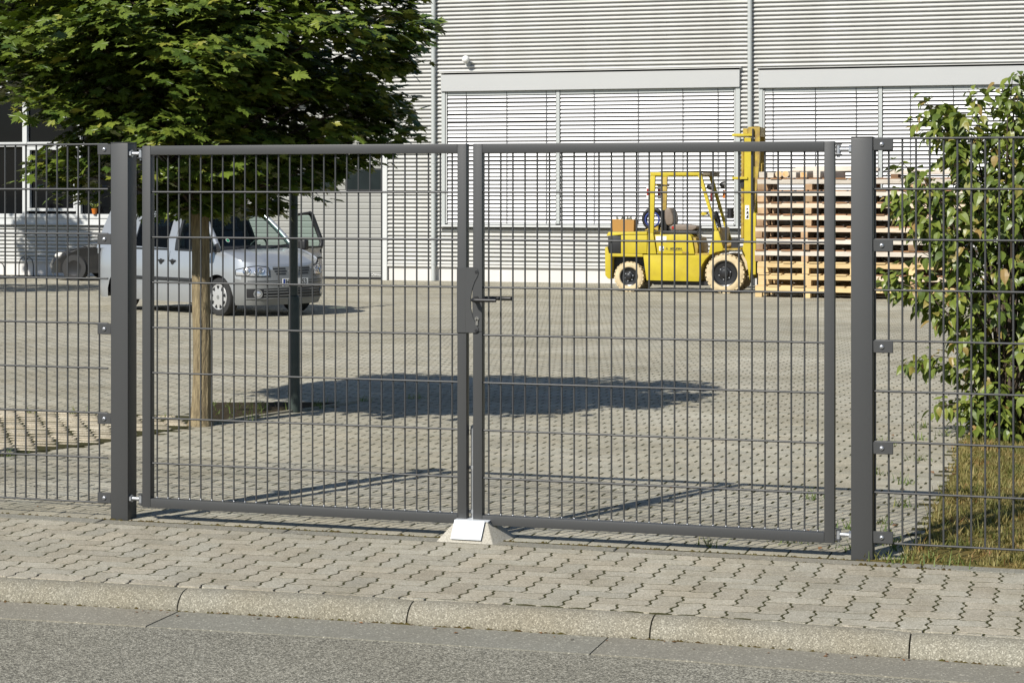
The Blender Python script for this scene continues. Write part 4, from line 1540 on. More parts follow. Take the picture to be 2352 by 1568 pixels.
def fork_wheel(cx, cz, ro, y, wd_, lugs, rim_r, s):
    t_ = MB()
    pr = [(rim_r, -.5 * wd_ + .012), (rim_r + .012, -.5 * wd_), (ro * .80, -.5 * wd_ - .006), (ro * .90, -.5 * wd_ + .002), (ro * .945, -.5 * wd_ + .012), (ro * .945, .5 * wd_ - .012), (ro * .88, .5 * wd_), (rim_r, .5 * wd_)]
    t_.lathe(pr, 40, 'y', (cx, y, cz))
    for k in range(lugs):
        a = 2 * math.pi * (k + .35) / lugs
        da = math.pi / lugs * .72
        for (yy0, yy1, sh) in ((-.5 * wd_ + .003, -.01, 0), (.01, .5 * wd_ - .003, .5)):
            aa = a + sh * 2 * math.pi / lugs
            pts = []
            for r_, t2 in ((ro * .93, -da), (ro * .93, da), (ro, da * .86), (ro, -da * .86)):
                pts.append((cx + r_ * math.cos(aa + t2), cz + r_ * math.sin(aa + t2)))
            t_.prism_y(pts, y + yy0, y + yy1)
    wh = t_.build("wheel", m_tyre_c, fk, smooth=35)
    f_ = -1
    yo = y - .5 * wd_
    rm = MB().lathe([(rim_r, .016), (rim_r - .004, .004), (rim_r - .02, .010), (rim_r - .03, .035), (rim_r * .55, .042), (rim_r * .50, .020), (rim_r * .34, .016), (rim_r * .30, -.012), (rim_r * .18, -.018), (0, -.018)], 32, 'y', (cx, yo, cz)).build("rim", m_rim, wh, smooth=40)
    bo = MB()
    for k in range(6):
        a = 2 * math.pi * k / 6 + .3
        bo.lathe([(0, -.014), (.010, -.014), (.012, .0), (.012, .02)], 6, 'y', (cx + rim_r * .47 * math.cos(a), yo + .022, cz + rim_r * .47 * math.sin(a)))
    bo.build("wheel_nuts", m_zinc, rm)
    return wh


fork_wheel(fx(1310), .345, .347, -HW + .10, .20, 26, .225, -1)
fork_wheel(fx(1310), .345, .347, HW - .10, .20, 26, .225, 1)
fork_wheel(fx(497), .268, .270, -HW + .115, .16, 24, .165, -1)
fork_wheel(fx(497), .268, .270, HW - .115, .16, 24, .165, 1)


def fk_world(x, y, z):
    return fk.matrix_basis @ Vector((x, y, z))


bpy.context.view_layer.update()
bp_ = fk_world(fx(445), -.33, fz(941))
cbx = thing("cardboard_box", bp_, "open brown cardboard box of scraps standing on the forklift's rear hood", "box", rz=FK)
bx_ = MB()
bx_.prism_y([(-.19, 0), (.19, 0), (.197, .21), (-.215, .22)], -.15, -.143)
bx_.prism_y([(-.19, 0), (.19, 0), (.197, .20), (-.215, .21)], .143, .15)
for sx_ in (-1, 1):
    bx_.box(sx_ * .19 - .004, sx_ * .19 + .004, -.143, .143, 0, .2)
bx_.box(-.185, .185, -.143, .143, 0, .006)
bx_.build("carton", m_card, cbx)
sc_ = MB()
for k in range(26):
    c_ = (rng.uniform(-.15, .2), rng.uniform(-.10, .10), rng.uniform(.16, .235))
    M2 = Matrix.Translation(c_) @ Euler((rng.uniform(0, 3), rng.uniform(0, 3), rng.uniform(0, 3))).to_matrix().to_4x4()
    sc_.box(-.04, .04, -.012, .012, -.01, .01, M2)
tag(sc_.build("scraps", mat("mixed_scraps", (0.30, 0.28, 0.20), 0.7, c2=(0.03, 0.05, 0.05), nscale=16, nstr=1.4), cbx), kind="stuff")
hc = thing("hose_coil", fk_world(fx(660), -.12, fz(942)), "black and blue coiled hose standing on the forklift behind its seat", "hose", rz=FK)


def ring(r_, t_, y_, cz, m, name, n_=28):
    q = MB()
    pr = [(r_ + t_ * math.cos(2 * math.pi * k / 8), t_ * math.sin(2 * math.pi * k / 8)) for k in range(9)]
    q.lathe(pr, n_, 'y', (0, y_, cz))
    return q.build(name, m, hc, smooth=80)


ring(.175, .032, .02, .225, m_black, "coil")
ring(.150, .028, .10, .200, m_black, "coil")
ring(.125, .018, -.04, .215, m_blue, "coil")
wr = MB()
for k in range(7):
    wr.tube([(-.12 + .02 * k, -.08, .02 + .01 * k), (.02, -.1 + .02 * k, .06), (.12, -.08, .02 + .012 * k)], .012, 6)
wr.build("loose_hose", m_yelw, hc, smooth=60)
# ------------------------------------------------------------------ silver van (own metres, x forward, y to its left; shown at the scale of the yard)
VS = 0.815
VH = math.atan2(-.448, .893)
vw = Vector((-8.70, 16.04))                     # where its right front wheel stands
van_rot = Matrix.Rotation(VH, 2)
vo = vw - van_rot @ Vector((0.0, -.78 * VS))
van = thing("parked_van", (vo.x, vo.y, gz(vo.y)), "silver compact van with its far front door standing open", "van", rz=VH)
van.scale = (VS, VS, VS)

PLAN = [(-3.50, 0), (-3.50, -.45), (-3.49, -.68), (-3.45, -.81), (-3.36, -.88), (-3.2, -.90)]
xx = -3.12
while xx < .15:
    PLAN.append((xx, -.902))
    xx += .06
PLAN += [(.16, -.900), (.22, -.898), (.28, -.894), (.34, -.887), (.40, -.876), (.47, -.860), (.54, -.835), (.61, -.800), (.67, -.757), (.73, -.70), (.78, -.63), (.825, -.53), (.855, -.40), (.872, -.25), (.88, -.10), (.88, 0)]


def arch_z(x, y):
    z = .20
    if abs(y) > .6:
        for cx in (0.0, -2.68):
            d = abs(x - cx)
            if d < .385:
                z = max(z, .30 + math.sqrt(.385 ** 2 - d * d))
    return z


def top_z(x):
    pts = [(-3.6, 1.12), (-2, 1.10), (-.3, 1.065), (.0, 1.05), (.30, .985), (.55, .905), (.75, .845), (.88, .815)]
    for (a, za), (b, zb) in zip(pts[:-1], pts[1:]):
        if x <= b:
            return za + (zb - za) * max(0, (x - a)) / (b - a)
    return pts[-1][1]


def inset(z, x):
    """how far the skin lies inside the plan outline at height z"""
    front = max(0.0, min(1.0, (x - .45) / .35))
    side = .05 * ((.45 - z) / .25) ** 2 if z < .45 else (.0 if z < .72 else .055 * ((z - .72) / .36) ** 1.5)
    fr = (.05 * ((.36 - z) / .16) ** 2 if z < .36 else (0 if z < .60 else .02 + .26 * ((z - .60)) ** 1.2))
    return side * (1 - front) + fr * front


def skin_pt(s, z, off=0.0, mirror=1):
    """s: float index along PLAN"""
    i = min(int(s), len(PLAN) - 2)
    t = s - i
    a, b = Vector(PLAN[i]), Vector(PLAN[i + 1])
    i0, i1 = max(i - 1, 0), min(i + 2, len(PLAN) - 1)
    p = a + (b - a) * t
    tn0 = (Vector(PLAN[i + 1]) - Vector(PLAN[i0])).normalized()
    tn1 = (Vector(PLAN[i1]) - Vector(PLAN[i])).normalized()
    tn = (tn0 * (1 - t) + tn1 * t).normalized()
    nrm = Vector((tn.y, -tn.x))
    d = off - inset(z, p.x)
    p = p + nrm * d
    return (p.x, p.y * mirror, z)


NR = 12
body, bumper = MB(), MB()
for mirror in (1, -1):
    n_ = len(PLAN)
    for i in range(n_ - 1):
        rows = []
        for s in (i, i + 1):
            x, y = PLAN[s]
            zb, zt = arch_z(x, y), top_z(x)
            if x > .5:
                zt = .705 + 0 * zt if False else zt
            zs = [zb + (zt - zb) * k / NR for k in range(NR + 1)]
            rows.append([skin_pt(s, z, 0, mirror) for z in zs])
        for k in range(NR):
            quad = [rows[0][k], rows[1][k], rows[1][k + 1], rows[0][k + 1]]
            if mirror < 0:
                quad.reverse()
            cx = sum(q[0] for q in quad) / 4
            cz = sum(q[2] for q in quad) / 4
            tgt = bumper if (cx > .40 and cz < (.62 if cx < .56 else .70) and cx > .36 + 0) or (cx > .79 and abs(quad[0][1]) < .52) else body
            tgt.add(quad, [(0, 1, 2, 3)])


def weld(mb):
    b = bmesh.new()
    vs_ = [b.verts.new(p) for p in mb.v]
    for f in mb.f:
        try:
            b.faces.new([vs_[i] for i in f])
        except ValueError:
            pass
    bmesh.ops.remove_doubles(b, verts=b.verts, dist=.0006)
    bmesh.ops.recalc_face_normals(b, faces=b.faces)
    me_ = bpy.data.meshes.new("weld")
    b.to_mesh(me_)
    b.free()
    mb.v = [tuple(v.co) for v in me_.vertices]
    mb.f = [tuple(p.vertices) for p in me_.polygons]
    bpy.data.meshes.remove(me_)
    return mb


weld(body).build("body", m_silver, van, smooth=35)
weld(bumper).build("bumper", m_bump, van, smooth=35)


def bez(a, b, t):
    return tuple(a[i] + (b[i] - a[i]) * t for i in range(3))


def front_edge(v):               # bonnet front edge, v -1..1 (right to left)
    y = .80 * v
    x = .845 - .30 * abs(v) ** 3.2
    return Vector((x - .035, y, .835 + .10 * abs(v) ** 3.0))


def wind_base(v):
    return Vector((.075 - .13 * v * v, .755 * v, 1.085))


def wind_top(v):
    return Vector((-.70 - .07 * v * v, .585 * v, 1.715))


bo = MB()


def bonnet(u, w_):
    v = 2 * w_ - 1
    p = front_edge(v) * (1 - u) + wind_base(v * 1.06) * u
    p.z += .055 * math.sin(math.pi * u) * (1 - .35 * v * v) + .02 * (1 - abs(v)) * (1 - u)
    if abs(v) > .7:
        p.z -= .03 * ((abs(v) - .7) / .3) ** 2 * (1 - u * .5)
    # the two long creases
    p.z += .012 * math.exp(-((abs(v) - .62 + .12 * u) / .07) ** 2)
    return p


bo.grid(lambda u, w_: bonnet((u - .04) / .96, w_) if u > .03 else bonnet(0, w_) + Vector((.004, 0, -.045)), 24, 36)
weld(bo).build("bonnet", m_silver, van, smooth=60)
# shoulder strips from the bonnet edge down to the wings
wg = MB()
for s_ in (-1, 1):
    def wing(u, w_, s_=s_):
        p0 = bonnet(u, 0 if s_ < 0 else 1)
        x = p0.x
        # matching point on the wing top
        best = min(range(len(PLAN) - 1), key=lambda i: abs(PLAN[i][0] - min(x + .05, .80)) + (10 if PLAN[i][0] < -1 else 0))
        q = Vector(skin_pt(best, top_z(PLAN[best][0]), 0, -s_))
        p = p0 * (1 - w_) + q * w_
        p.z += .02 * math.sin(math.pi * w_)
        return p
    wg.grid(wing, 12, 4)
weld(wg).build("wing", m_silver, van, smooth=60)
cw_ = MB()
cw_.grid(lambda u, w_: wind_base((2 * w_ - 1) * 1.04) + Vector((.05 - .10 * u, 0, -.02 - .01 * u)), 2, 20)
cw_.build("cowl", m_vtrim, van, smooth=60)

ws = MB()
ws.grid(lambda u, w_: (lambda v: wind_base(v) * (1 - u) + wind_top(v) * u + Vector((.035 * math.sin(math.pi * u), 0, .03 * math.sin(math.pi * u))))(2 * w_ - 1), 8, 16)
wso = ws.build("windscreen", m_vglass, van, smooth=60)
# black border at the foot of the screen, wipers, badge
wb = MB()
wb.grid(lambda u, w_: (lambda v: wind_base(v) * (1 - u * .075) + wind_top(v) * u * .075 + Vector((.012, 0, .008)))(2 * w_ - 1), 1, 16)
wb.build("screen_border", m_vtrim, wso, smooth=60)
for (y0, y1) in ((.10, .62), (-.55, .02)):
    MB().tube([(.10, y0, 1.105), (.03, (y0 + y1) / 2, 1.130), (-.02, y1, 1.150)], .010, 6).build("wiper", m_vtrim, van, smooth=60)
bgp = wind_base(-.80) * .80 + wind_top(-.80) * .20
bgm = Matrix.Translation(bgp + Vector((.030, -.004, .022))) @ Matrix.Rotation(R(52), 4, 'Y') @ Matrix.Rotation(R(90), 4, 'Z')
dsk = MB().lathe([(0, .0), (.038, .0)], 20, 'z')
dsk.v = [tuple(bgm @ Vector(p)) for p in dsk.v]
bdg = dsk.build("badge", m_paper, wso)
dsk = MB().lathe([(.0, .002), (.030, .002)], 20, 'z')
dsk.v = [tuple(bgm @ Vector(p)) for p in dsk.v]
dsk.build("badge_disc", m_green, wso)
# roof
rf = MB()


def roof(u, w_):
    v = 2 * w_ - 1
    f_ = wind_top(v)
    r_ = Vector((-3.40 - .06 * (1 - v * v) * -1, .60 * v, 1.71))
    p = f_ * (1 - u) + r_ * u
    p.z += .02 + .085 * (1 - v ** 4 * .75) * (.35 + .65 * math.sin(math.pi * min(1, u * 1.15 + .12)) ** .6) - .05
    if abs(v) > .985:
        p.z = 1.70
    return p


rf.grid(roof, 14, 20)
weld(rf).build("roof", m_silver, van, smooth=60)


def side_y(z):
    return .852 - (.852 - .612) * max(0, (z - 1.06) / .66) ** 1.25


def side_plate(pts, m, name, t=.035, parent=None, off=0.0):
    """plate on either side following the lean of the cabin; pts in (x, z)"""
    for s_ in (-1, 1):
        q = MB()
        n_ = len(pts)
        o = [(x, s_ * (side_y(z) + off), z) for x, z in pts]
        i_ = [(x, s_ * (side_y(z) + off - t), z) for x, z in pts]
        f1 = tuple(range(n_))
        f2 = tuple(reversed(range(n_, 2 * n_)))
        sd_ = [(k, k + n_, (k + 1) % n_ + n_, (k + 1) % n_) for k in range(n_)]
        q.add(o + i_, [f1, f2] + sd_)
        weld(q).build(name, m, parent or van)


def seg(a, b, n_):
    return [(a[0] + (b[0] - a[0]) * k / n_, a[1] + (b[1] - a[1]) * k / n_) for k in range(n_)]


def strip(a0, a1, b0, b1, n_=5):
    """quad strip from lower edge a0-a1 to upper edge b0-b1, subdivided in height"""
    return seg(a0, b0, n_) + [b0] + [b1] + [(b1[0] + (a1[0] - b1[0]) * k / n_, b1[1] + (a1[1] - b1[1]) * k / n_) for k in range(1, n_)] + [a1]


side_plate(strip((-3.46, 1.05), (-3.10, 1.05), (-3.36, 1.72), (-3.14, 1.72)), m_silver, "rear_pillar")
side_plate(strip((-2.50, 1.05), (-2.36, 1.05), (-2.50, 1.68), (-2.38, 1.68)), m_silver, "side_pillar")
side_plate(strip((-1.42, 1.05), (-1.16, 1.05), (-1.46, 1.68), (-1.24, 1.68)), m_silver, "door_pillar")
side_plate(strip((-1.20, 1.055), (-1.10, 1.055), (-1.27, 1.67), (-1.17, 1.67)), m_vtrim, "window_frame", off=.004)
side_plate(strip((-3.30, 1.60), (-.85, 1.60), (-3.30, 1.735), (-.86, 1.735), 3), m_silver, "roof_rail")
side_plate(strip((-3.12, 1.06), (-2.50, 1.06), (-3.14, 1.62), (-2.50, 1.62)), m_tint, "side_window", t=.006, off=-.012)
side_plate(strip((-2.38, 1.06), (-1.40, 1.06), (-2.40, 1.62), (-1.44, 1.62)), m_tint, "side_window", t=.006, off=-.012)
side_plate(strip((-2.40, 1.05), (-1.38, 1.05), (-2.40, 1.085), (-1.38, 1.085), 1), m_vtrim, "window_seal", off=.003)
# right front door window (the left one stands open)
for s_ in (-1,):
    q = MB()
    pts = strip((-1.17, 1.06), (-.02, 1.06), (-1.24, 1.62), (-.72, 1.62))
    q.add([(x, s_ * (side_y(z) - .014), z) for x, z in pts], [tuple(range(len(pts)))])
    q.build("door_window", m_vglass, van)
    q = MB()
    q.tube([(-1.17, -side_y(1.065) - .002, 1.065), (.02, -side_y(1.065) - .002, 1.060)], .016, 8)
    q.build("window_seal", m_vtrim, van, smooth=60)
    q = MB()
    pts = strip((-.20, 1.06), (.06, 1.06), (-.16, 1.17), (-.07, 1.20), 3)
    q.add([(x, s_ * (side_y(z) + .004), z) for x, z in pts], [tuple(range(len(pts)))])
    q.build("mirror_triangle", m_vtrim, van)
for s_ in (-1, 1):
    q = MB()
    path = []
    for k in range(7):
        t = k / 6
        p = wind_base(s_ * 1.06) * (1 - t) + wind_top(s_ * 1.05) * t
        path.append(p + Vector((.02 * math.sin(math.pi * t) - .015, 0, .015 * math.sin(math.pi * t))))
    q.tube(path, .045, 10)
    q.build("windscreen_pillar", m_silver, van, smooth=60)
    q = MB()
    q.tube([p + Vector((-.045, s_ * .012, -.03)) for p in path], .022, 8)
    q.build("door_seal", m_vtrim, van, smooth=60)
MB().box(-3.50, -3.46, -.80, .80, .95, 1.10).build("tailgate", m_silver, van)
q = MB().add([(-3.47, -.76, 1.08), (-3.47, .76, 1.08), (-3.38, .60, 1.66), (-3.38, -.60, 1.66)], [(0, 1, 2, 3)])
q.build("rear_window", m_vglass, van)
# floor, dashboard, seats, wheel
MB().box(-3.4, -.05, -.80, .80, .28, .42).build("cabin_floor", m_vtrim, van)
MB().box(-.02, .80, -.52, .52, .28, .74).build("engine_bay", m_black, van)
dm = MB()
dm.grid(lambda u, w_: (lambda v: wind_base(v * .97) + Vector((-.02 - .36 * u + .05 * v * v, 0, -.03 + .02 * math.sin(math.pi * u) + (.065 * math.exp(-((v - .45) / .25) ** 2) * math.sin(math.pi * u)) - .25 * max(0, u - .8) * 4)))(2 * w_ - 1), 8, 16)
dm.build("dashboard", mat("dashboard_grey", (.05, .075, .09), .6), van, smooth=60)
for y in (-.36, .36):
    se = MB().box(-1.25, -.72, y - .25, y + .25, .55, .78).build("seat", m_vint, van, bev=.05, bseg=3)
    MB().prism_y([(-1.22, .74), (-1.06, .74), (-1.20, 1.36), (-1.31, 1.36)], y - .24, y + .24).build("seat_back", m_vint, se, bev=.04, bseg=3)
    MB().prism_y([(-1.31, 1.38), (-1.20, 1.38), (-1.22, 1.58), (-1.31, 1.58)], y - .13, y + .13).build("headrest", m_vint, se, bev=.03, bseg=3)
stw = MB()
M1 = Matrix.Translation((-.50, .36, 1.08)) @ Matrix.Rotation(R(-65), 4, 'Y')
for k in range(20):
    a0, a1 = 2 * math.pi * k / 20, 2 * math.pi * (k + 1) / 20
    stw.tube([M1 @ Vector((.18 * math.cos(a0), .18 * math.sin(a0), 0)), M1 @ Vector((.18 * math.cos(a1), .18 * math.sin(a1), 0))], .016, 6)
stw.build("steering_wheel", m_black, van, smooth=60)
MB().box(-.46, -.44, -.10, .10, 1.60, 1.67).build("rear_mirror", m_black, van, bev=.008)
# seams, moulding, handles on the right side
for x in (-.34, -1.32, -2.47):
    q = MB()
    q.grid(lambda u, w_, x=x: (x - .005 + .010 * w_, -(.9035 - inset(.30 + .74 * u, x)), .30 + .74 * u), 10, 1)
    q.build("door_seam", m_vtrim, van)
    q = MB()
    q.grid(lambda u, w_, x=x: (x - .005 + .010 * w_, (.9035 - inset(.30 + .74 * u, x)), .30 + .74 * u), 10, 1)
    q.build("door_seam", m_vtrim, van)
for s_ in (-1, 1):
    for a, b in ((-1.30, -.42), (-2.24, -1.34)):
        y0, y1 = (-.914, -.898) if s_ < 0 else (.898, .914)
        MB().box(a, b, y0, y1, .545, .605).build("side_moulding", m_vtrim, van, bev=.005)
    for x in (-1.20, -1.52):
        MB().box(x - .075, x + .075, s_ * .893 - .022, s_ * .893 + .022, .865, .895).build("door_handle", m_vtrim, van, bev=.008)
        MB().lathe([(0, 0), (.050, 0)], 16, 'y', (x - .01, s_ * .8955, .862)).build("handle_recess", m_vtrim, van)
mr = MB().box(-.20, -.08, -1.12, -.90, 1.03, 1.21).build("mirror", m_vtrim, van, bev=.035, bseg=3)
MB().box(-.12, -.06, -.92, -.84, 1.05, 1.09).build("mirror_arm", m_vtrim, mr)


# headlights set into the corners
def s_at(xv):
    for i in range(40, len(PLAN) - 1):
        if PLAN[i][0] <= xv <= PLAN[i + 1][0] + 1e-6:
            return i + (xv - PLAN[i][0]) / max(1e-6, PLAN[i + 1][0] - PLAN[i][0])
    return len(PLAN) - 1.001


def s_at_y(yv):
    for i in range(40, len(PLAN) - 1):
        if PLAN[i][1] <= yv <= PLAN[i + 1][1]:
            return i + (yv - PLAN[i][1]) / max(1e-6, PLAN[i + 1][1] - PLAN[i][1])
    return len(PLAN) - 1.001


def front_pt(y, z, off):
    return Vector(skin_pt(s_at_y(-abs(y)), z, off, 1 if y < 0 else -1))


for s_ in (-1, 1):
    q = MB()

    def hl(u, w_, s_=s_, off=.010):
        ya = .865 - .385 * w_
        lo = .655 + .02 * w_ + .03 * (1 - w_) ** 3
        hi = .845 - .02 * (1 - w_) - .075 * max(0, w_ - .55) ** 1.0 * 1.1 - .05 * (1 - w_) ** 6
        z = lo + (hi - lo) * u
        return front_pt(s_ * ya, z, off + .008 * math.sin(math.pi * u) * math.sin(math.pi * w_))
    q.grid(hl, 8, 16)
    h_ = q.build("headlight", m_chromeh, van, smooth=60)
    for (u, w_, r_) in ((.55, .20, .068), (.58, .62, .055), (.28, .46, .034)):
        c0 = hl(u, w_, off=.012)
        nrm = (hl(u, min(1, w_ + .05), off=.012) - hl(u, max(0, w_ - .05), off=.012)).cross(hl(u + .05, w_, off=.012) - hl(u - .05, w_, off=.012)).normalized()
        if nrm.x < 0:
            nrm = -nrm
        Mx = Matrix.Translation(c0 + nrm * .006) @ nrm.to_track_quat('Z', 'Y').to_matrix().to_4x4()
        lr = MB().lathe([(r_ * 1.0, .0), (r_ * .93, .008), (r_ * .75, -.002), (r_ * .55, .0), (r_ * .3, .006), (0, .008)], 18, 'z')
        lr.v = [tuple(Mx @ Vector(p)) for p in lr.v]
        lr.build("reflector_ring", m_chrome, h_, smooth=30)
        dk = MB().lathe([(r_ * .50, .003), (r_ * .38, .007), (0, .0075)], 14, 'z')
        dk.v = [tuple(Mx @ Vector(p)) for p in dk.v]
        dk.build("bulb_shade", m_bump, h_, smooth=40)
    # dark outline of the lamp
    ol = MB()
    pth = [hl(0, k / 14, off=.010) for k in range(15)] + [hl(k / 6, 1, off=.010) for k in range(1, 7)] + [hl(1, 1 - k / 14, off=.010) for k in range(1, 15)] + [hl(1 - k / 6, 0, off=.010) for k in range(1, 7)]
    ol.tube(pth, .007, 5, cap=False)
    ol.build("lamp_seal", m_vtrim, h_, smooth=60)


def front_bar(y0, y1, z0, z1, off0, m, name, parent=None, n_=10, thick=.012):
    q = MB()
    q.grid(lambda u, w_: front_pt(y0 + (y1 - y0) * w_ + 1e-4, z0 + (z1 - z0) * u, off0 + thick * (1 if .1 < u < .9 else 0)), 3, n_)
    return q.build(name, m, parent or van, smooth=60)


for s_ in (-1, 1):
    for k in range(3):
        z = .690 + k * .042
        ya = .13 + .02 * abs(1 - k)
        front_bar(s_ * ya, s_ * (.40 - .028 * (2 - k)), z, z + .024, .0035, m_vtrim, "grille_slot", thick=.0)
    front_bar(s_ * .30, s_ * .78, .545, .558, .0035, m_vtrim, "bumper_groove", thick=0)
    front_bar(s_ * .30, s_ * .78, .585, .597, .0035, m_vtrim, "bumper_groove", thick=0)
    fc = front_pt(s_ * .66, .385, .012)
    fn_ = (front_pt(s_ * .62, .385, .012) - front_pt(s_ * .70, .385, .012)).cross(Vector((0, 0, 1)))
    fn_ = fn_ if fn_.x > 0 else -fn_
    Mx = Matrix.Translation(fc) @ fn_.normalized().to_track_quat('Z', 'Y').to_matrix().to_4x4()
    for prf, mm, nm in (([(.075, -.01), (.07, .008), (.052, .006)], m_bump, "fog_light"), ([(.046, .004), (.03, .008), (0, .009)], m_chromeh, "fog_lens")):
        q = MB().lathe(prf, 18, 'z')
        q.v = [tuple(Mx @ Vector(p)) for p in q.v]
        q.build(nm, mm, van, smooth=40)
front_bar(-.79, .79, .315, .470, .004, m_black, "air_intake", n_=30, thick=0)
for z in (.345, .395, .435):
    front_bar(-.58, .58, z, z + .014, .008, m_bump, "intake_bar", n_=24, thick=.008)
front_bar(-.80, .80, .296, .318, .006, m_bump, "bumper_lip", n_=30, thick=.012)
# round emblem
ex = front_pt(0.001, .735, .012).x
eq = MB()
pr = [(.066 + .007 * math.cos(2 * math.pi * k / 8), .007 * math.sin(2 * math.pi * k / 8)) for k in range(9)]
eq.lathe(pr, 28, 'x', (ex, 0, .735))
emb = eq.build("emblem", m_chrome, van, smooth=70)
MB().lathe([(0, 0), (.064, 0)], 24, 'x', (ex - .004, 0, .735)).build("emblem_ground", m_vtrim, emb)
el = MB()


def stroke(p, q):
    a, b = Vector((ex + .002, p[0], .735 + p[1])), Vector((ex + .002, q[0], .735 + q[1]))
    el.tube([a, b], .0055, 6)


for s_ in (-1, 1):
    stroke((s_ * .026, .056), (0, .008))
    stroke((s_ * .052, .034), (s_ * .026, -.050))
    stroke((s_ * .026, -.050), (0, -.004))
el.build("emblem_letters", m_chrome, emb, smooth=50)
# number plate
px_ = front_pt(0.001, .565, .02).x
pl_ = MB().box(px_, px_ + .010, -.27, .27, .505, .625).build("number_plate", m_paper, van, bev=.003, bseg=1)
MB().box(px_ + .0102, px_ + .0115, -.262, -.222, .511, .619).build("blue_strip", m_bluep, pl_)
text_mesh("plate_letters", "HP", .125, m_ink, pl_, (px_ + .0122, -.145, .564), (R(90), 0, R(90)), bold=.003, sx=.82)
text_mesh("plate_letters", "53", .125, m_ink, pl_, (px_ + .0122, .185, .564), (R(90), 0, R(90)), bold=.003, sx=.82)
text_mesh("plate_country_letter", "D", .04, m_paper, pl_, (px_ + .0122, -.242, .532), (R(90), 0, R(90)))


def van_wheel(x, s_):
    y = s_ * .78
    yo = s_ * .885
    d = s_
    pr = [(.20, -.085 * 1), (.30, -.09), (.315, -.06), (.318, 0), (.315, .06), (.298, .088), (.25, .094), (.215, .090), (.205, .07)]
    wv = MB().lathe([(r_, y + d * a - 0) for r_, a in pr], 36, 'y', (x, 0, .317)).build("wheel", m_tyre, van, smooth=50)
    hub = MB().lathe([(.212, y + d * .086), (.205, y + d * .094), (.185, y + d * .088), (.16, y + d * .092), (.10, y + d * .098), (.05, y + d * .100), (0, y + d * .101)], 36, 'y', (x, 0, .317)).build("hubcap", m_hub, wv, smooth=50)
    sl_ = MB()
    for k in range(9):
        a = 2 * math.pi * k / 9 + .2
        c, s2 = math.cos(a), math.sin(a)
        for_ = []
        for (r_, t) in ((.138, -.012), (.182, -.034), (.190, 0), (.182, .034), (.138, .012), (.128, 0)):
            for_.append((x + r_ * c - t * s2, y + d * .0985, .317 + r_ * s2 + t * c))
        sl_.add(for_, [tuple(range(6))])
    sl_.build("hubcap_slots", m_black, hub)
    MB().lathe([(.034, y + d * .103), (0, y + d * .104)], 14, 'y', (x, 0, .317)).build("hub_badge", m_bump, hub)


for x in (0.0, -2.68):
    for s_ in (-1, 1):
        van_wheel(x, s_)
MB().box(-.42, .42, -.70, .70, .34, .74).build("wheel_well", m_black, van)
MB().box(-3.10, -2.26, -.70, .70, .34, .95).build("wheel_well", m_black, van)
# left front door, standing open
dr = bpy.data.objects.new("open_door", None)
DM = Matrix.Translation((-.30, .87, 0)) @ Matrix.Rotation(R(-76), 4, 'Z')


def dpt(u, z, off=0.0):
    """u: distance back from the hinge along the door"""
    y = side_y(z) - .87 if z > 1.06 else -.0 - inset(z, -1) + .0
    return tuple(DM @ Vector((-u, y + off, z)))


q = MB()
q.grid(lambda u, w_: dpt(.0 + 1.0 * w_, .28 + .79 * u), 12, 6)
q.grid(lambda u, w_: dpt(.0 + 1.0 * (1 - w_), .28 + .79 * u, -.09), 12, 6)
dro = weld(q).build("open_door", m_silver, van, smooth=50)
q = MB()
q.tube([dpt(1.0, .28, -.04), dpt(1.0, 1.07, -.04)], .035, 6)
q.tube([dpt(1.0, 1.05), dpt(1.03, 1.15), dpt(.98, 1.62), dpt(.92, 1.66)], .042, 8)
q.tube([dpt(.92, 1.66), dpt(.52, 1.63)], .024, 8)
q.tube([dpt(.55, 1.65), dpt(.30, 1.42), dpt(.06, 1.07)], .026, 8)
q.tube([dpt(.0, 1.07), dpt(1.0, 1.07)], .018, 8)
q.tube([dpt(.24, 1.07), dpt(.26, 1.36)], .020, 6)
q.build("door_frame", m_vtrim, dro, smooth=60)
pts = [(1.0, 1.07), (.97, 1.3), (.93, 1.64), (.55, 1.62), (.30, 1.40), (.05, 1.08)]
q = MB().add([dpt(u, z, -.02) for u, z in pts], [tuple(range(6))])
q.build("door_glass", m_vglass, dro)
q = MB().add([dpt(u, z, .0) for u, z in ((.24, 1.08), (.25, 1.36), (.05, 1.08))], [(0, 1, 2)])
q.build("quarter_panel", m_vtrim, dro)
q = MB()
q.box(.13, .26, .03, .24, 1.04, 1.22, DM @ Matrix.Diagonal((-1, 1, 1, 1)))
weld(q).build("mirror", m_vtrim, dro, bev=.035, bseg=3)
q = MB()
q.box(.80, .95, -.01, .035, .865, .895, DM @ Matrix.Diagonal((-1, 1, 1, 1)))
weld(q).build("door_handle", m_vtrim, dro, bev=.008)

# ------------------------------------------------------------------ low black car behind the van
bc = thing("parked_car", (-16.15, 28.0, gz(28.0)), "low black car parked in the shade behind the silver van", "car", rz=R(186))
bc.scale = (.85, .85, .85)
prof_c = [(-2.1, .30), (-2.1, .55), (-2.0, .80), (-1.75, .92), (-1.2, .96), (.45, .94), (1.15, .86), (1.75, .72), (2.05, .56), (2.12, .42), (2.08, .22)]
cb = MB()


def car_body(u, w_):
    i = u * (len(prof_c) - 1)
    k = min(int(i), len(prof_c) - 2)
    t = i - k
    x = prof_c[k][0] + (prof_c[k + 1][0] - prof_c[k][0]) * t
    z = prof_c[k][1] + (prof_c[k + 1][1] - prof_c[k][1]) * t
    v = 2 * w_ - 1
    e = abs(v) ** 4
    return (x - .22 * e * (1 if x > 1.2 else 0), .86 * v * (1 - .06 * max(0, (abs(x) - 1.4))), z - .08 * e)


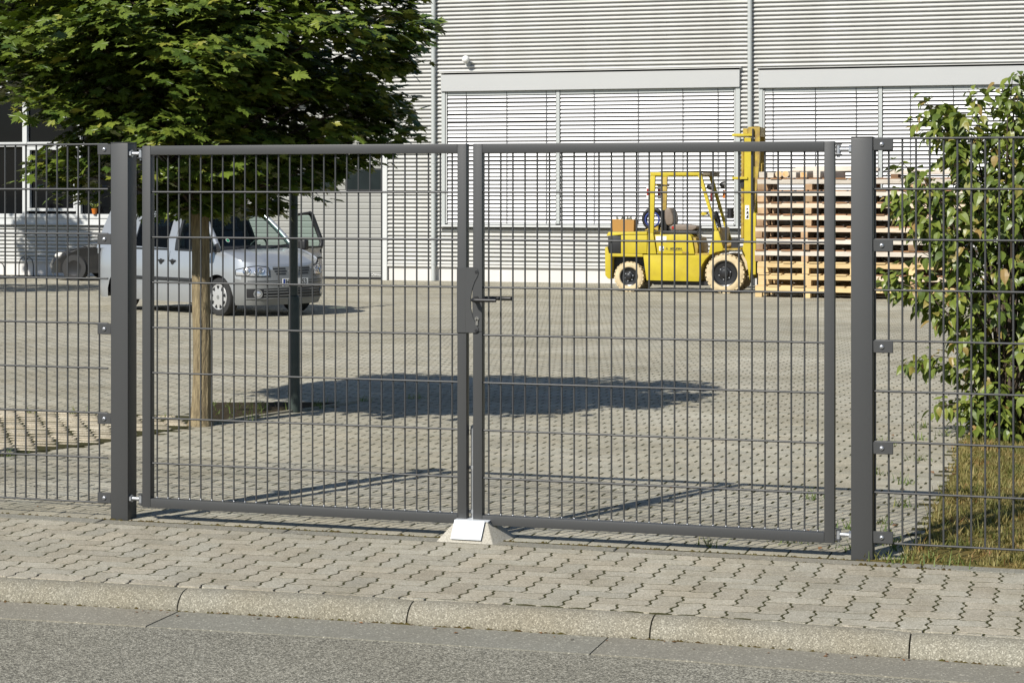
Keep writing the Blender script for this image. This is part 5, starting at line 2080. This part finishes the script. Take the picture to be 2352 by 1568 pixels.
cb.grid(car_body, 40, 14)
for s_ in (-1, 1):
    pts = [(x, z - .08) for x, z in prof_c]
    cb.add([(x - (.22 if x > 1.2 else 0), s_ * .86 * (1 - .06 * max(0, abs(x) - 1.4)), z) for x, z in pts] + [(x - (.2 if x > 1.2 else 0), s_ * .84, .2) for x, z in pts], [(k, k + 1, k + 12, k + 11) for k in range(10)])
weld(cb).build("body", m_carblk, bc, smooth=45)
cg = MB()
cg.prism_y([(-1.9, .90), (-1.2, 1.28), (-.1, 1.30), (.75, .92)], -.62, .62)
cg.build("cabin", m_tint, bc, bev=.06, bseg=3)
for x in (-1.30, 1.32):
    for s_ in (-1, 1):
        wv = MB().lathe([(.18, -.1), (.29, -.1), (.315, -.06), (.315, .06), (.29, .1), (.18, .1)], 28, 'y', (x, s_ * .80, .315)).build("wheel", m_tyre, bc, smooth=50)
        MB().lathe([(.2, s_ * .095), (.1, s_ * .07), (0, s_ * .075)], 20, 'y', (x, s_ * .80, .315)).build("rim", m_rim, wv, smooth=50)
for s_ in (-1, 1):
    MB().ball((1.80, s_ * .60, .60), .13, 12, 8, (1, 1, .6)).build("headlight", m_lens, bc, smooth=60)
    MB().box(.35, .5, s_ * .92 - .08, s_ * .92 + .08, .88, 1.0).build("mirror", m_carblk, bc, bev=.03)

# ------------------------------------------------------------------ pale lorry partly hidden by the shrub at the right
ly = thing("parked_lorry", (2.55, 19.5, gz(19.5)), "pale grey lorry cab standing behind the shrub at the right edge", "lorry", rz=R(178))
MB().prism_y([(-1.2, .45), (1.15, .45), (1.18, .95), (1.12, 1.2), (.45, 1.98), (.30, 2.05), (-1.2, 2.05)], -.85, .85).build("cab", m_paper, ly, bev=.06, bseg=3)
MB().prism_y([(-.55, 1.18), (.88, 1.18), (.38, 1.82), (-.55, 1.82)], -.86, .86).build("side_window", m_wglass, ly, bev=.02)
q = MB().add([(1.09, -.75, 1.24), (1.09, .75, 1.24), (.50, .70, 1.93), (.50, -.70, 1.93)], [(0, 1, 2, 3)])
q.v = [(x + .03, y, z + .02) for x, y, z in q.v]
q.build("windscreen", mat("lorry_glass_reflection", (.35, .36, .37), .08, nscale=2), ly)  # pale grey base colour paints the reflection on the screen
MB().box(1.12, 1.20, -.8, .8, .42, .66).build("bumper", m_vtrim, ly, bev=.02)
MB().box(1.175, 1.19, -.5, .5, .74, .90).build("grille", m_black, ly)
for s_ in (-1, 1):
    MB().box(1.16, 1.195, s_ * .66 - .12, s_ * .66 + .12, .72, .88).build("headlight", m_lens, ly, bev=.01)
    for x in (.45, -2.4):
        wv = MB().lathe([(.2, -.12), (.33, -.12), (.36, -.08), (.36, .08), (.33, .12), (.2, .12)], 28, 'y', (x, s_ * .72, .36)).build("wheel", m_tyre, ly, smooth=50)
        MB().lathe([(.22, s_ * .11), (.1, s_ * .06), (0, s_ * .07)], 20, 'y', (x, s_ * .72, .36)).build("rim", m_hub, wv, smooth=50)
MB().box(-4.0, -1.25, -.95, .95, .55, .70).build("chassis", m_vtrim, ly)
MB().box(-4.0, -1.28, -.95, .95, .70, 1.05).build("load_bed", m_paper, ly, bev=.02)

# ------------------------------------------------------------------ dark green post beside the tree
gp = thing("metal_post", (-2.782, 4.64, gz(4.64)), "dark green metal post with a thicker sleeve, standing right of the tree", "post")
MB().lathe([(.041, -.05), (.041, .775), (.038, .795), (.027, .80)], 24, 'z').build("sleeve", m_gpost, gp, smooth=40)
MB().lathe([(.0265, .79), (.0255, 3.0), (.02, 3.02), (0, 3.02)], 20, 'z').build("pole", m_gpost, gp, smooth=40)

# ------------------------------------------------------------------ foliage
HALF = [(0.0, .04), (.10, -.02), (.20, -.10), (.31, -.12), (.27, .02), (.40, .06), (.50, .14), (.36, .20), (.44, .28), (.62, .44), (.42, .43), (.46, .56), (.36, .60), (.24, .50), (.17, .60), (.21, .74), (.10, .74), (.0, 1.0)]


def maple_leaf():
    mb = MB()
    ol = HALF + [(-x, y) for x, y in reversed(HALF[1:-1])]
    v_ = [(0, .30, .015)]
    for x, y in ol:
        r_ = math.hypot(x, y - .3)
        v_.append((x, y, .015 - .16 * abs(x) ** 1.4 - .22 * max(0, y - .25) ** 1.6 + .03 * math.sin(9 * x + 5 * y)))
    n_ = len(ol)
    mb.add(v_, [(0, 1 + k, 1 + (k + 1) % n_) for k in range(n_)])
    mb.add([(-.006, .04, .0), (.006, .04, .0), (.005, -.30, .05), (-.005, -.30, .05)], [(0, 1, 2, 3)])
    return mb


def ovate_leaf():
    mb = MB()
    ys_ = [0, .12, .30, .52, .74, .90, 1.0]
    ws_ = [.0, .19, .295, .275, .165, .055, .0]
    v_, f_ = [], []
    for k, (y, w_) in enumerate(zip(ys_, ws_)):
        bend = -.36 * y ** 2
        v_ += [(-w_, y, bend + .42 * w_ * .55), (0, y, bend), (w_, y, bend + .42 * w_ * .55)]
    for k in range(6):
        a = 3 * k
        if k == 0:
            f_ += [(1, 4, 3), (1, 5, 4)]
        elif k == 5:
            f_ += [(a, a + 1, a + 4), (a + 1, a + 2, a + 4)]
        else:
            f_ += [(a, a + 1, a + 4, a + 3), (a + 1, a + 2, a + 5, a + 4)]
    return MB().add(v_, f_)


def foliage(parent, template, m, places, camera_from, n_parts=300):
    """places: list of (pos, 3x3 matrix rows as Matrix, size); the nearest ones are leaves of their own, the rest one mesh"""
    me_ = template.mesh("leaf", m)
    cw2 = Vector(camera_from)
    order = sorted(range(len(places)), key=lambda i: (places[i][0] - cw2).length - places[i][3])
    own = set(order[:n_parts])
    T = np.array(template.v)
    vv, ff = [], []
    o = 0
    for i, (p, M3, sz, _) in enumerate(places):
        if i in own:
            ob = bpy.data.objects.new("leaf", me_)
            col.objects.link(ob)
            ob.parent = parent
            ob.matrix_local = Matrix.Translation(p) @ M3.to_4x4() @ Matrix.Scale(sz, 4)
        else:
            A = np.array(M3) * sz
            vv.append(T @ A.T + np.array(p))
            ff.append((o, template.f))
            o += len(T)
    me2 = bpy.data.meshes.new("foliage")
    allf = [tuple(k + off for k in f) for off, fl in ff for f in fl]
    me2.from_pydata(np.concatenate(vv).tolist(), [], allf)
    me2.materials.append(m)
    ob = bpy.data.objects.new("foliage", me2)
    col.objects.link(ob)
    ob.parent = parent
    tag(ob, kind="stuff")
    return ob


def leaf_frame(nrm, tip):
    n_ = nrm.normalized()
    t = (tip - n_ * tip.dot(n_))
    if t.length < 1e-3:
        t = n_.orthogonal()
    t.normalize()
    x = t.cross(n_)
    return Matrix((x, t, n_)).transposed()


def broad_tree(root, trunk_r, trunk_h, outline, yc, depth, n_spray, per_spray, leaf_sz, seed, cam_from, spray_r=(.27, .22, .085), low_z=-9):
    rg = random.Random(seed)
    xs_ = [p[0] for p in outline]
    zs_ = [p[1] for p in outline]
    cx = 0.0
    sprays = []
    tries = 0
    while len(sprays) < n_spray and tries < 60000:
        tries += 1
        x, z = rg.uniform(min(xs_), max(xs_)), rg.uniform(min(zs_), max(zs_))
        if not in_poly(x, z, outline):
            continue
        # distance to the outline sets how deep the crown is there
        dm_ = 9
        for i in range(len(outline)):
            a, b = Vector(outline[i]), Vector(outline[(i + 1) % len(outline)])
            ab = b - a
            t = max(0, min(1, (Vector((x, z)) - a).dot(ab) / max(ab.length_squared, 1e-9)))
            dm_ = min(dm_, (a + ab * t - Vector((x, z))).length)
        if dm_ < .035:
            continue
        if z < low_z and rg.random() < .40:
            continue
        if x > .75 and rg.random() < .35:
            continue
        h = depth * min(1, math.sqrt(dm_ / .9) + .12)
        y = rg.uniform(-h, h)
        sprays.append((Vector((x, yc + y, z)), dm_))
    places = []
    tw = MB()
    for (c, dm_) in sprays:
        out_ = Vector((c.x, c.y - yc, 0))
        if out_.length < .05:
            out_ = Vector((rg.uniform(-1, 1), rg.uniform(-1, 1), 0))
        out_.normalize()
        k_ = min(1, .45 + dm_ * 2.2)
        srx, sry, srz = spray_r[0] * k_, spray_r[1] * k_, spray_r[2] * (.6 + .4 * k_)
        side = Vector((-out_.y, out_.x, 0))
        for k in range(int(per_spray * (.45 + .55 * k_))):
            a, b, c_ = rg.gauss(0, .55), rg.gauss(0, .55), rg.gauss(0, .5)
            p = c + out_ * (a * srx) + side * (b * sry) + Vector((0, 0, c_ * srz - .10 * srx * (a * a + b * b)))
            if not in_poly(p.x, p.z, outline):
                if rg.random() < .8:
                    continue
            nr = Vector((rg.gauss(0, .34), rg.gauss(.0, .34), 1.0)) + out_ * .18
            tip = out_ * (.9 + .4 * a) + side * (b * .8 + rg.gauss(0, .5)) + Vector((0, 0, -.22))
            places.append((p, leaf_frame(nr, tip), leaf_sz * rg.uniform(.62, 1.18), rg.uniform(0, .5)))
        # twig back towards the stem
        zt = max(trunk_h * .9, min(c.z - .25 * out_.length - .2 - .25 * Vector((c.x, c.y)).length * .5, trunk_h * 2.2))
        if rg.random() < .55:
            mid = Vector((c.x * .5, yc + (c.y - yc) * .5, (zt + c.z) / 2 + .05))
            tw.tube([Vector((0, yc * 0, zt)), mid, c], [.016, .009, .004], 5, cap=False)
    foliage(root, maple_leaf(), m_maple, places, cam_from)
    tw.build("branch", m_twig, root, smooth=60)
    tr = MB()
    path = []
    rr = []
    rg2 = random.Random(seed + 1)
    top = max(zs_) * .86
    for k in range(34):
        t = (k / 33) ** 1.5
        z = -.05 + (top + .05) * t
        path.append((.016 * math.sin(z * 2.1 + .4) + .005 * math.sin(z * 6), .012 * math.sin(z * 1.7), z))
        rr.append(trunk_r * (1.10 - .12 * min(1, z / .5) - .72 * max(0, (z - trunk_h) / (top - trunk_h)) if z > .02 else 1.22) * (1 + .30 * math.exp(-max(z, 0) / .07)))
    # rounded bark ribs
    n_ = 44
    for i, (p, r_) in enumerate(zip(path, rr)):
        for k in range(n_):
            a = 2 * math.pi * k / n_
            r2 = r_ * (1 + .030 * math.sin(3 * a + p[2] * 2) + .035 * math.sin(15 * a + 2.2 * math.sin(p[2] * 6)) + .02 * math.sin(22 * a - p[2] * 9))
            tr.v.append((p[0] + r2 * math.cos(a), p[1] + r2 * math.sin(a), p[2]))
    for i in range(len(path) - 1):
        for k in range(n_):
            tr.f.append((i * n_ + k, i * n_ + (k + 1) % n_, (i + 1) * n_ + (k + 1) % n_, (i + 1) * n_ + k))
    tr.build("trunk", m_bark, root, smooth=60)


CAMP = Vector(cam.location)
tree = thing("maple_tree", (-3.005, 3.62, gz(3.62)), "young maple tree with a pale trunk, growing behind the left gate leaf", "tree")
OUT = [(-80, -20), (-30, -80), (180, -130), (500, -150), (760, -110), (930, -50), (1035, 60), (1005, 140), (970, 190), (945, 230), (925, 300), (950, 338), (926, 362), (885, 388), (800, 440), (782, 486), (740, 512), (700, 510), (640, 528), (570, 530), (520, 548), (450, 536), (400, 528), (350, 506), (300, 528), (255, 515), (215, 474), (184, 452), (200, 402), (165, 388), (203, 332), (192, 300), (110, 262), (0, 238), (-80, 230)]
outline = [(-4.44 + .002867 * a + 3.005, 2.725 - .00270 * b + .05) for a, b in OUT]
broad_tree(tree, .057, 1.5, outline, 0.0, 1.22, 300, 74, .094, 21, CAMP - Vector(tree.location), low_z=1.85)

# the tree whose shade lies on the office wall (stands just outside the picture)
def round_crown(rx, rz, zc):
    return [(rx * math.cos(R(a)) * (1 + .12 * math.sin(3 * R(a))), zc + rz * math.sin(R(a)) * (1 + .1 * math.cos(4 * R(a)))) for a in range(0, 360, 15)]


for (x, y, rx, lab, sd_) in ((-21.1, 24.5, 1.05, "slim leafy maple tree in front of the office windows, beyond the left edge", 5), (-18.3, 18.0, 1.7, "broad leafy maple tree beyond the left edge, nearer the street", 6)):
    tree2 = thing("maple_tree", (x, y, gz(y)), lab, "tree")
    broad_tree(tree2, .09, 3.2, round_crown(rx, .9 if rx < 1.5 else 1.15, 4.75), 0.0, rx * .9, 110, 34, .13, sd_, Vector((24, -33, 1.5)), (.30, .26, .15))
cn = thing("conifer", (-19.55, 27.2, gz(27.2)), "dark little conifer at the left edge, in front of the office wall", "shrub")
q = MB()
for k in range(900):
    z = rng.uniform(.02, .75)
    r_ = (.85 - z) * .55 * math.sqrt(rng.random())
    a = rng.uniform(0, 6.3)
    p = Vector((r_ * math.cos(a), r_ * math.sin(a), z))
    d = Vector((math.cos(a), math.sin(a), rng.uniform(-.2, .5))) * .13
    s_ = Vector((-d.y, d.x, 0)).normalized() * .022
    q.add([p - s_, p + s_, p + d], [(0, 1, 2)])
tag(q.build("foliage", mat("conifer_needles", (.014, .026, .012), .8), cn), kind="stuff")
MB().tube([(0, 0, 0), (0, 0, .7)], [.03, .008], 8).build("trunk", m_bark, cn)

# shrub behind the right fence panel
shr = thing("dogwood_shrub", (1.98, 4.55, gz(4.5)), "broad leafy green shrub behind the right fence panel", "shrub")


def spx(a, b):                    # outline drawn on the shrub's own mid plane
    return (1.21 + (a - 2140) * .00244 - 1.98, 2.60 - .00249 * b + .065)


SO = [(2505, 175), (2488, 168), (2470, 215), (2440, 195), (2425, 190), (2380, 200), (2355, 215), (2330, 255), (2310, 240), (2285, 225), (2250, 225), (2235, 250), (2225, 290), (2240, 320), (2270, 340), (2310, 345), (2290, 385), (2250, 390), (2200, 405), (2195, 440), (2175, 460), (2165, 490), (2185, 520), (2205, 545), (2190, 590), (2225, 620), (2200, 640), (2170, 640), (2140, 668), (2150, 705), (2190, 720), (2230, 745), (2245, 790), (2285, 810), (2305, 835), (2260, 850), (2200, 885), (2215, 905), (2290, 905), (2345, 930), (2385, 945), (2380, 965), (2300, 985), (2275, 1000), (2320, 1030), (2380, 1050), (2430, 1075), (2505, 1080),
      (2600, 1070), (2740, 960), (2800, 700), (2780, 430), (2700, 260), (2600, 190)]
SO = [spx(a, b) for a, b in SO]
rg = random.Random(77)
places = []
tw = MB()
xs_, zs_ = [p[0] for p in SO], [p[1] for p in SO]


def edge_dist(x, z):
    dm = 9
    for i in range(len(SO)):
        p, q = Vector(SO[i]), Vector(SO[(i + 1) % len(SO)])
        pq = q - p
        t = max(0, min(1, (Vector((x, z)) - p).dot(pq) / max(pq.length_squared, 1e-9)))
        dm = min(dm, (p + pq * t - Vector((x, z))).length)
    return dm


def shrub_leaf(p, dirn, sz):
    if not in_poly(p.x, p.z, SO) and rg.random() < .45:
        return
    tip = dirn * rg.uniform(.5, 1.1) + Vector((rg.gauss(0, .35), rg.gauss(0, .35), -.75 + rg.gauss(0, .4)))
    nr = Vector((rg.gauss(0, .5), -.25 + rg.gauss(0, .5), 1.0)) + dirn * .7
    places.append((p, leaf_frame(nr, tip), sz, rg.uniform(0, .15)))


stems = 0
shoots = [spx(a, b) for a, b in ((2484, 180), (2470, 215), (2436, 202), (2372, 208), (2334, 262), (2258, 232), (2240, 300), (2182, 470), (2200, 400), (2150, 668), (2160, 690), (2208, 895), (2290, 992), (2480, 175), (2620, 200))]
while stems < 430:
    x, z = rg.uniform(min(xs_), max(xs_)), rg.uniform(min(zs_), max(zs_))
    if stems < 3 * len(shoots):
        x, z = shoots[stems % len(shoots)]
        x, z = x + rg.gauss(0, .015), z + rg.gauss(0, .015)
    elif not in_poly(x, z, SO):
        continue
    dm_ = edge_dist(x, z)
    if stems >= 3 * len(shoots) and dm_ > .16 and rg.random() < .45:
        continue
    stems += 1
    h = .62 * min(1, math.sqrt(dm_ / .45) + .10)
    y = rg.uniform(-h, h)
    end = Vector((x, y, z))
    base = Vector((rg.gauss(0, .06), rg.gauss(0, .06), .0))
    ctl = Vector((x * .25, y * .25, z * .80 + .1))
    pth = [base * (1 - t) ** 2 + ctl * 2 * t * (1 - t) + end * t * t for t in [k / 12 for k in range(13)]]
    if stems % 4 == 0:
        tw.tube(pth[::2], [.010, .009, .008, .0065, .005, .0035, .002], 5, cap=False)
    for k in range(6, 13):
        c = pth[k]
        d = (pth[k] - pth[k - 1]).normalized()
        for m_ in range(2 if k < 9 else 3):
            ang_ = rg.uniform(0, 6.283)
            rad = (d.orthogonal().normalized() * math.cos(ang_) + d.cross(d.orthogonal().normalized()) * math.sin(ang_))
            dirn = (rad + d * .5).normalized()
            p = c + rad * rg.uniform(.01, .05) + d * rg.uniform(-.03, .03)
            shrub_leaf(p, dirn, rg.choice((.045, .058, .07, .078, .09)) * rg.uniform(.85, 1.15))
foliage(shr, ovate_leaf(), m_dog, places, CAMP - Vector(shr.location))
tw.build("branch", m_twig, shr, smooth=60)
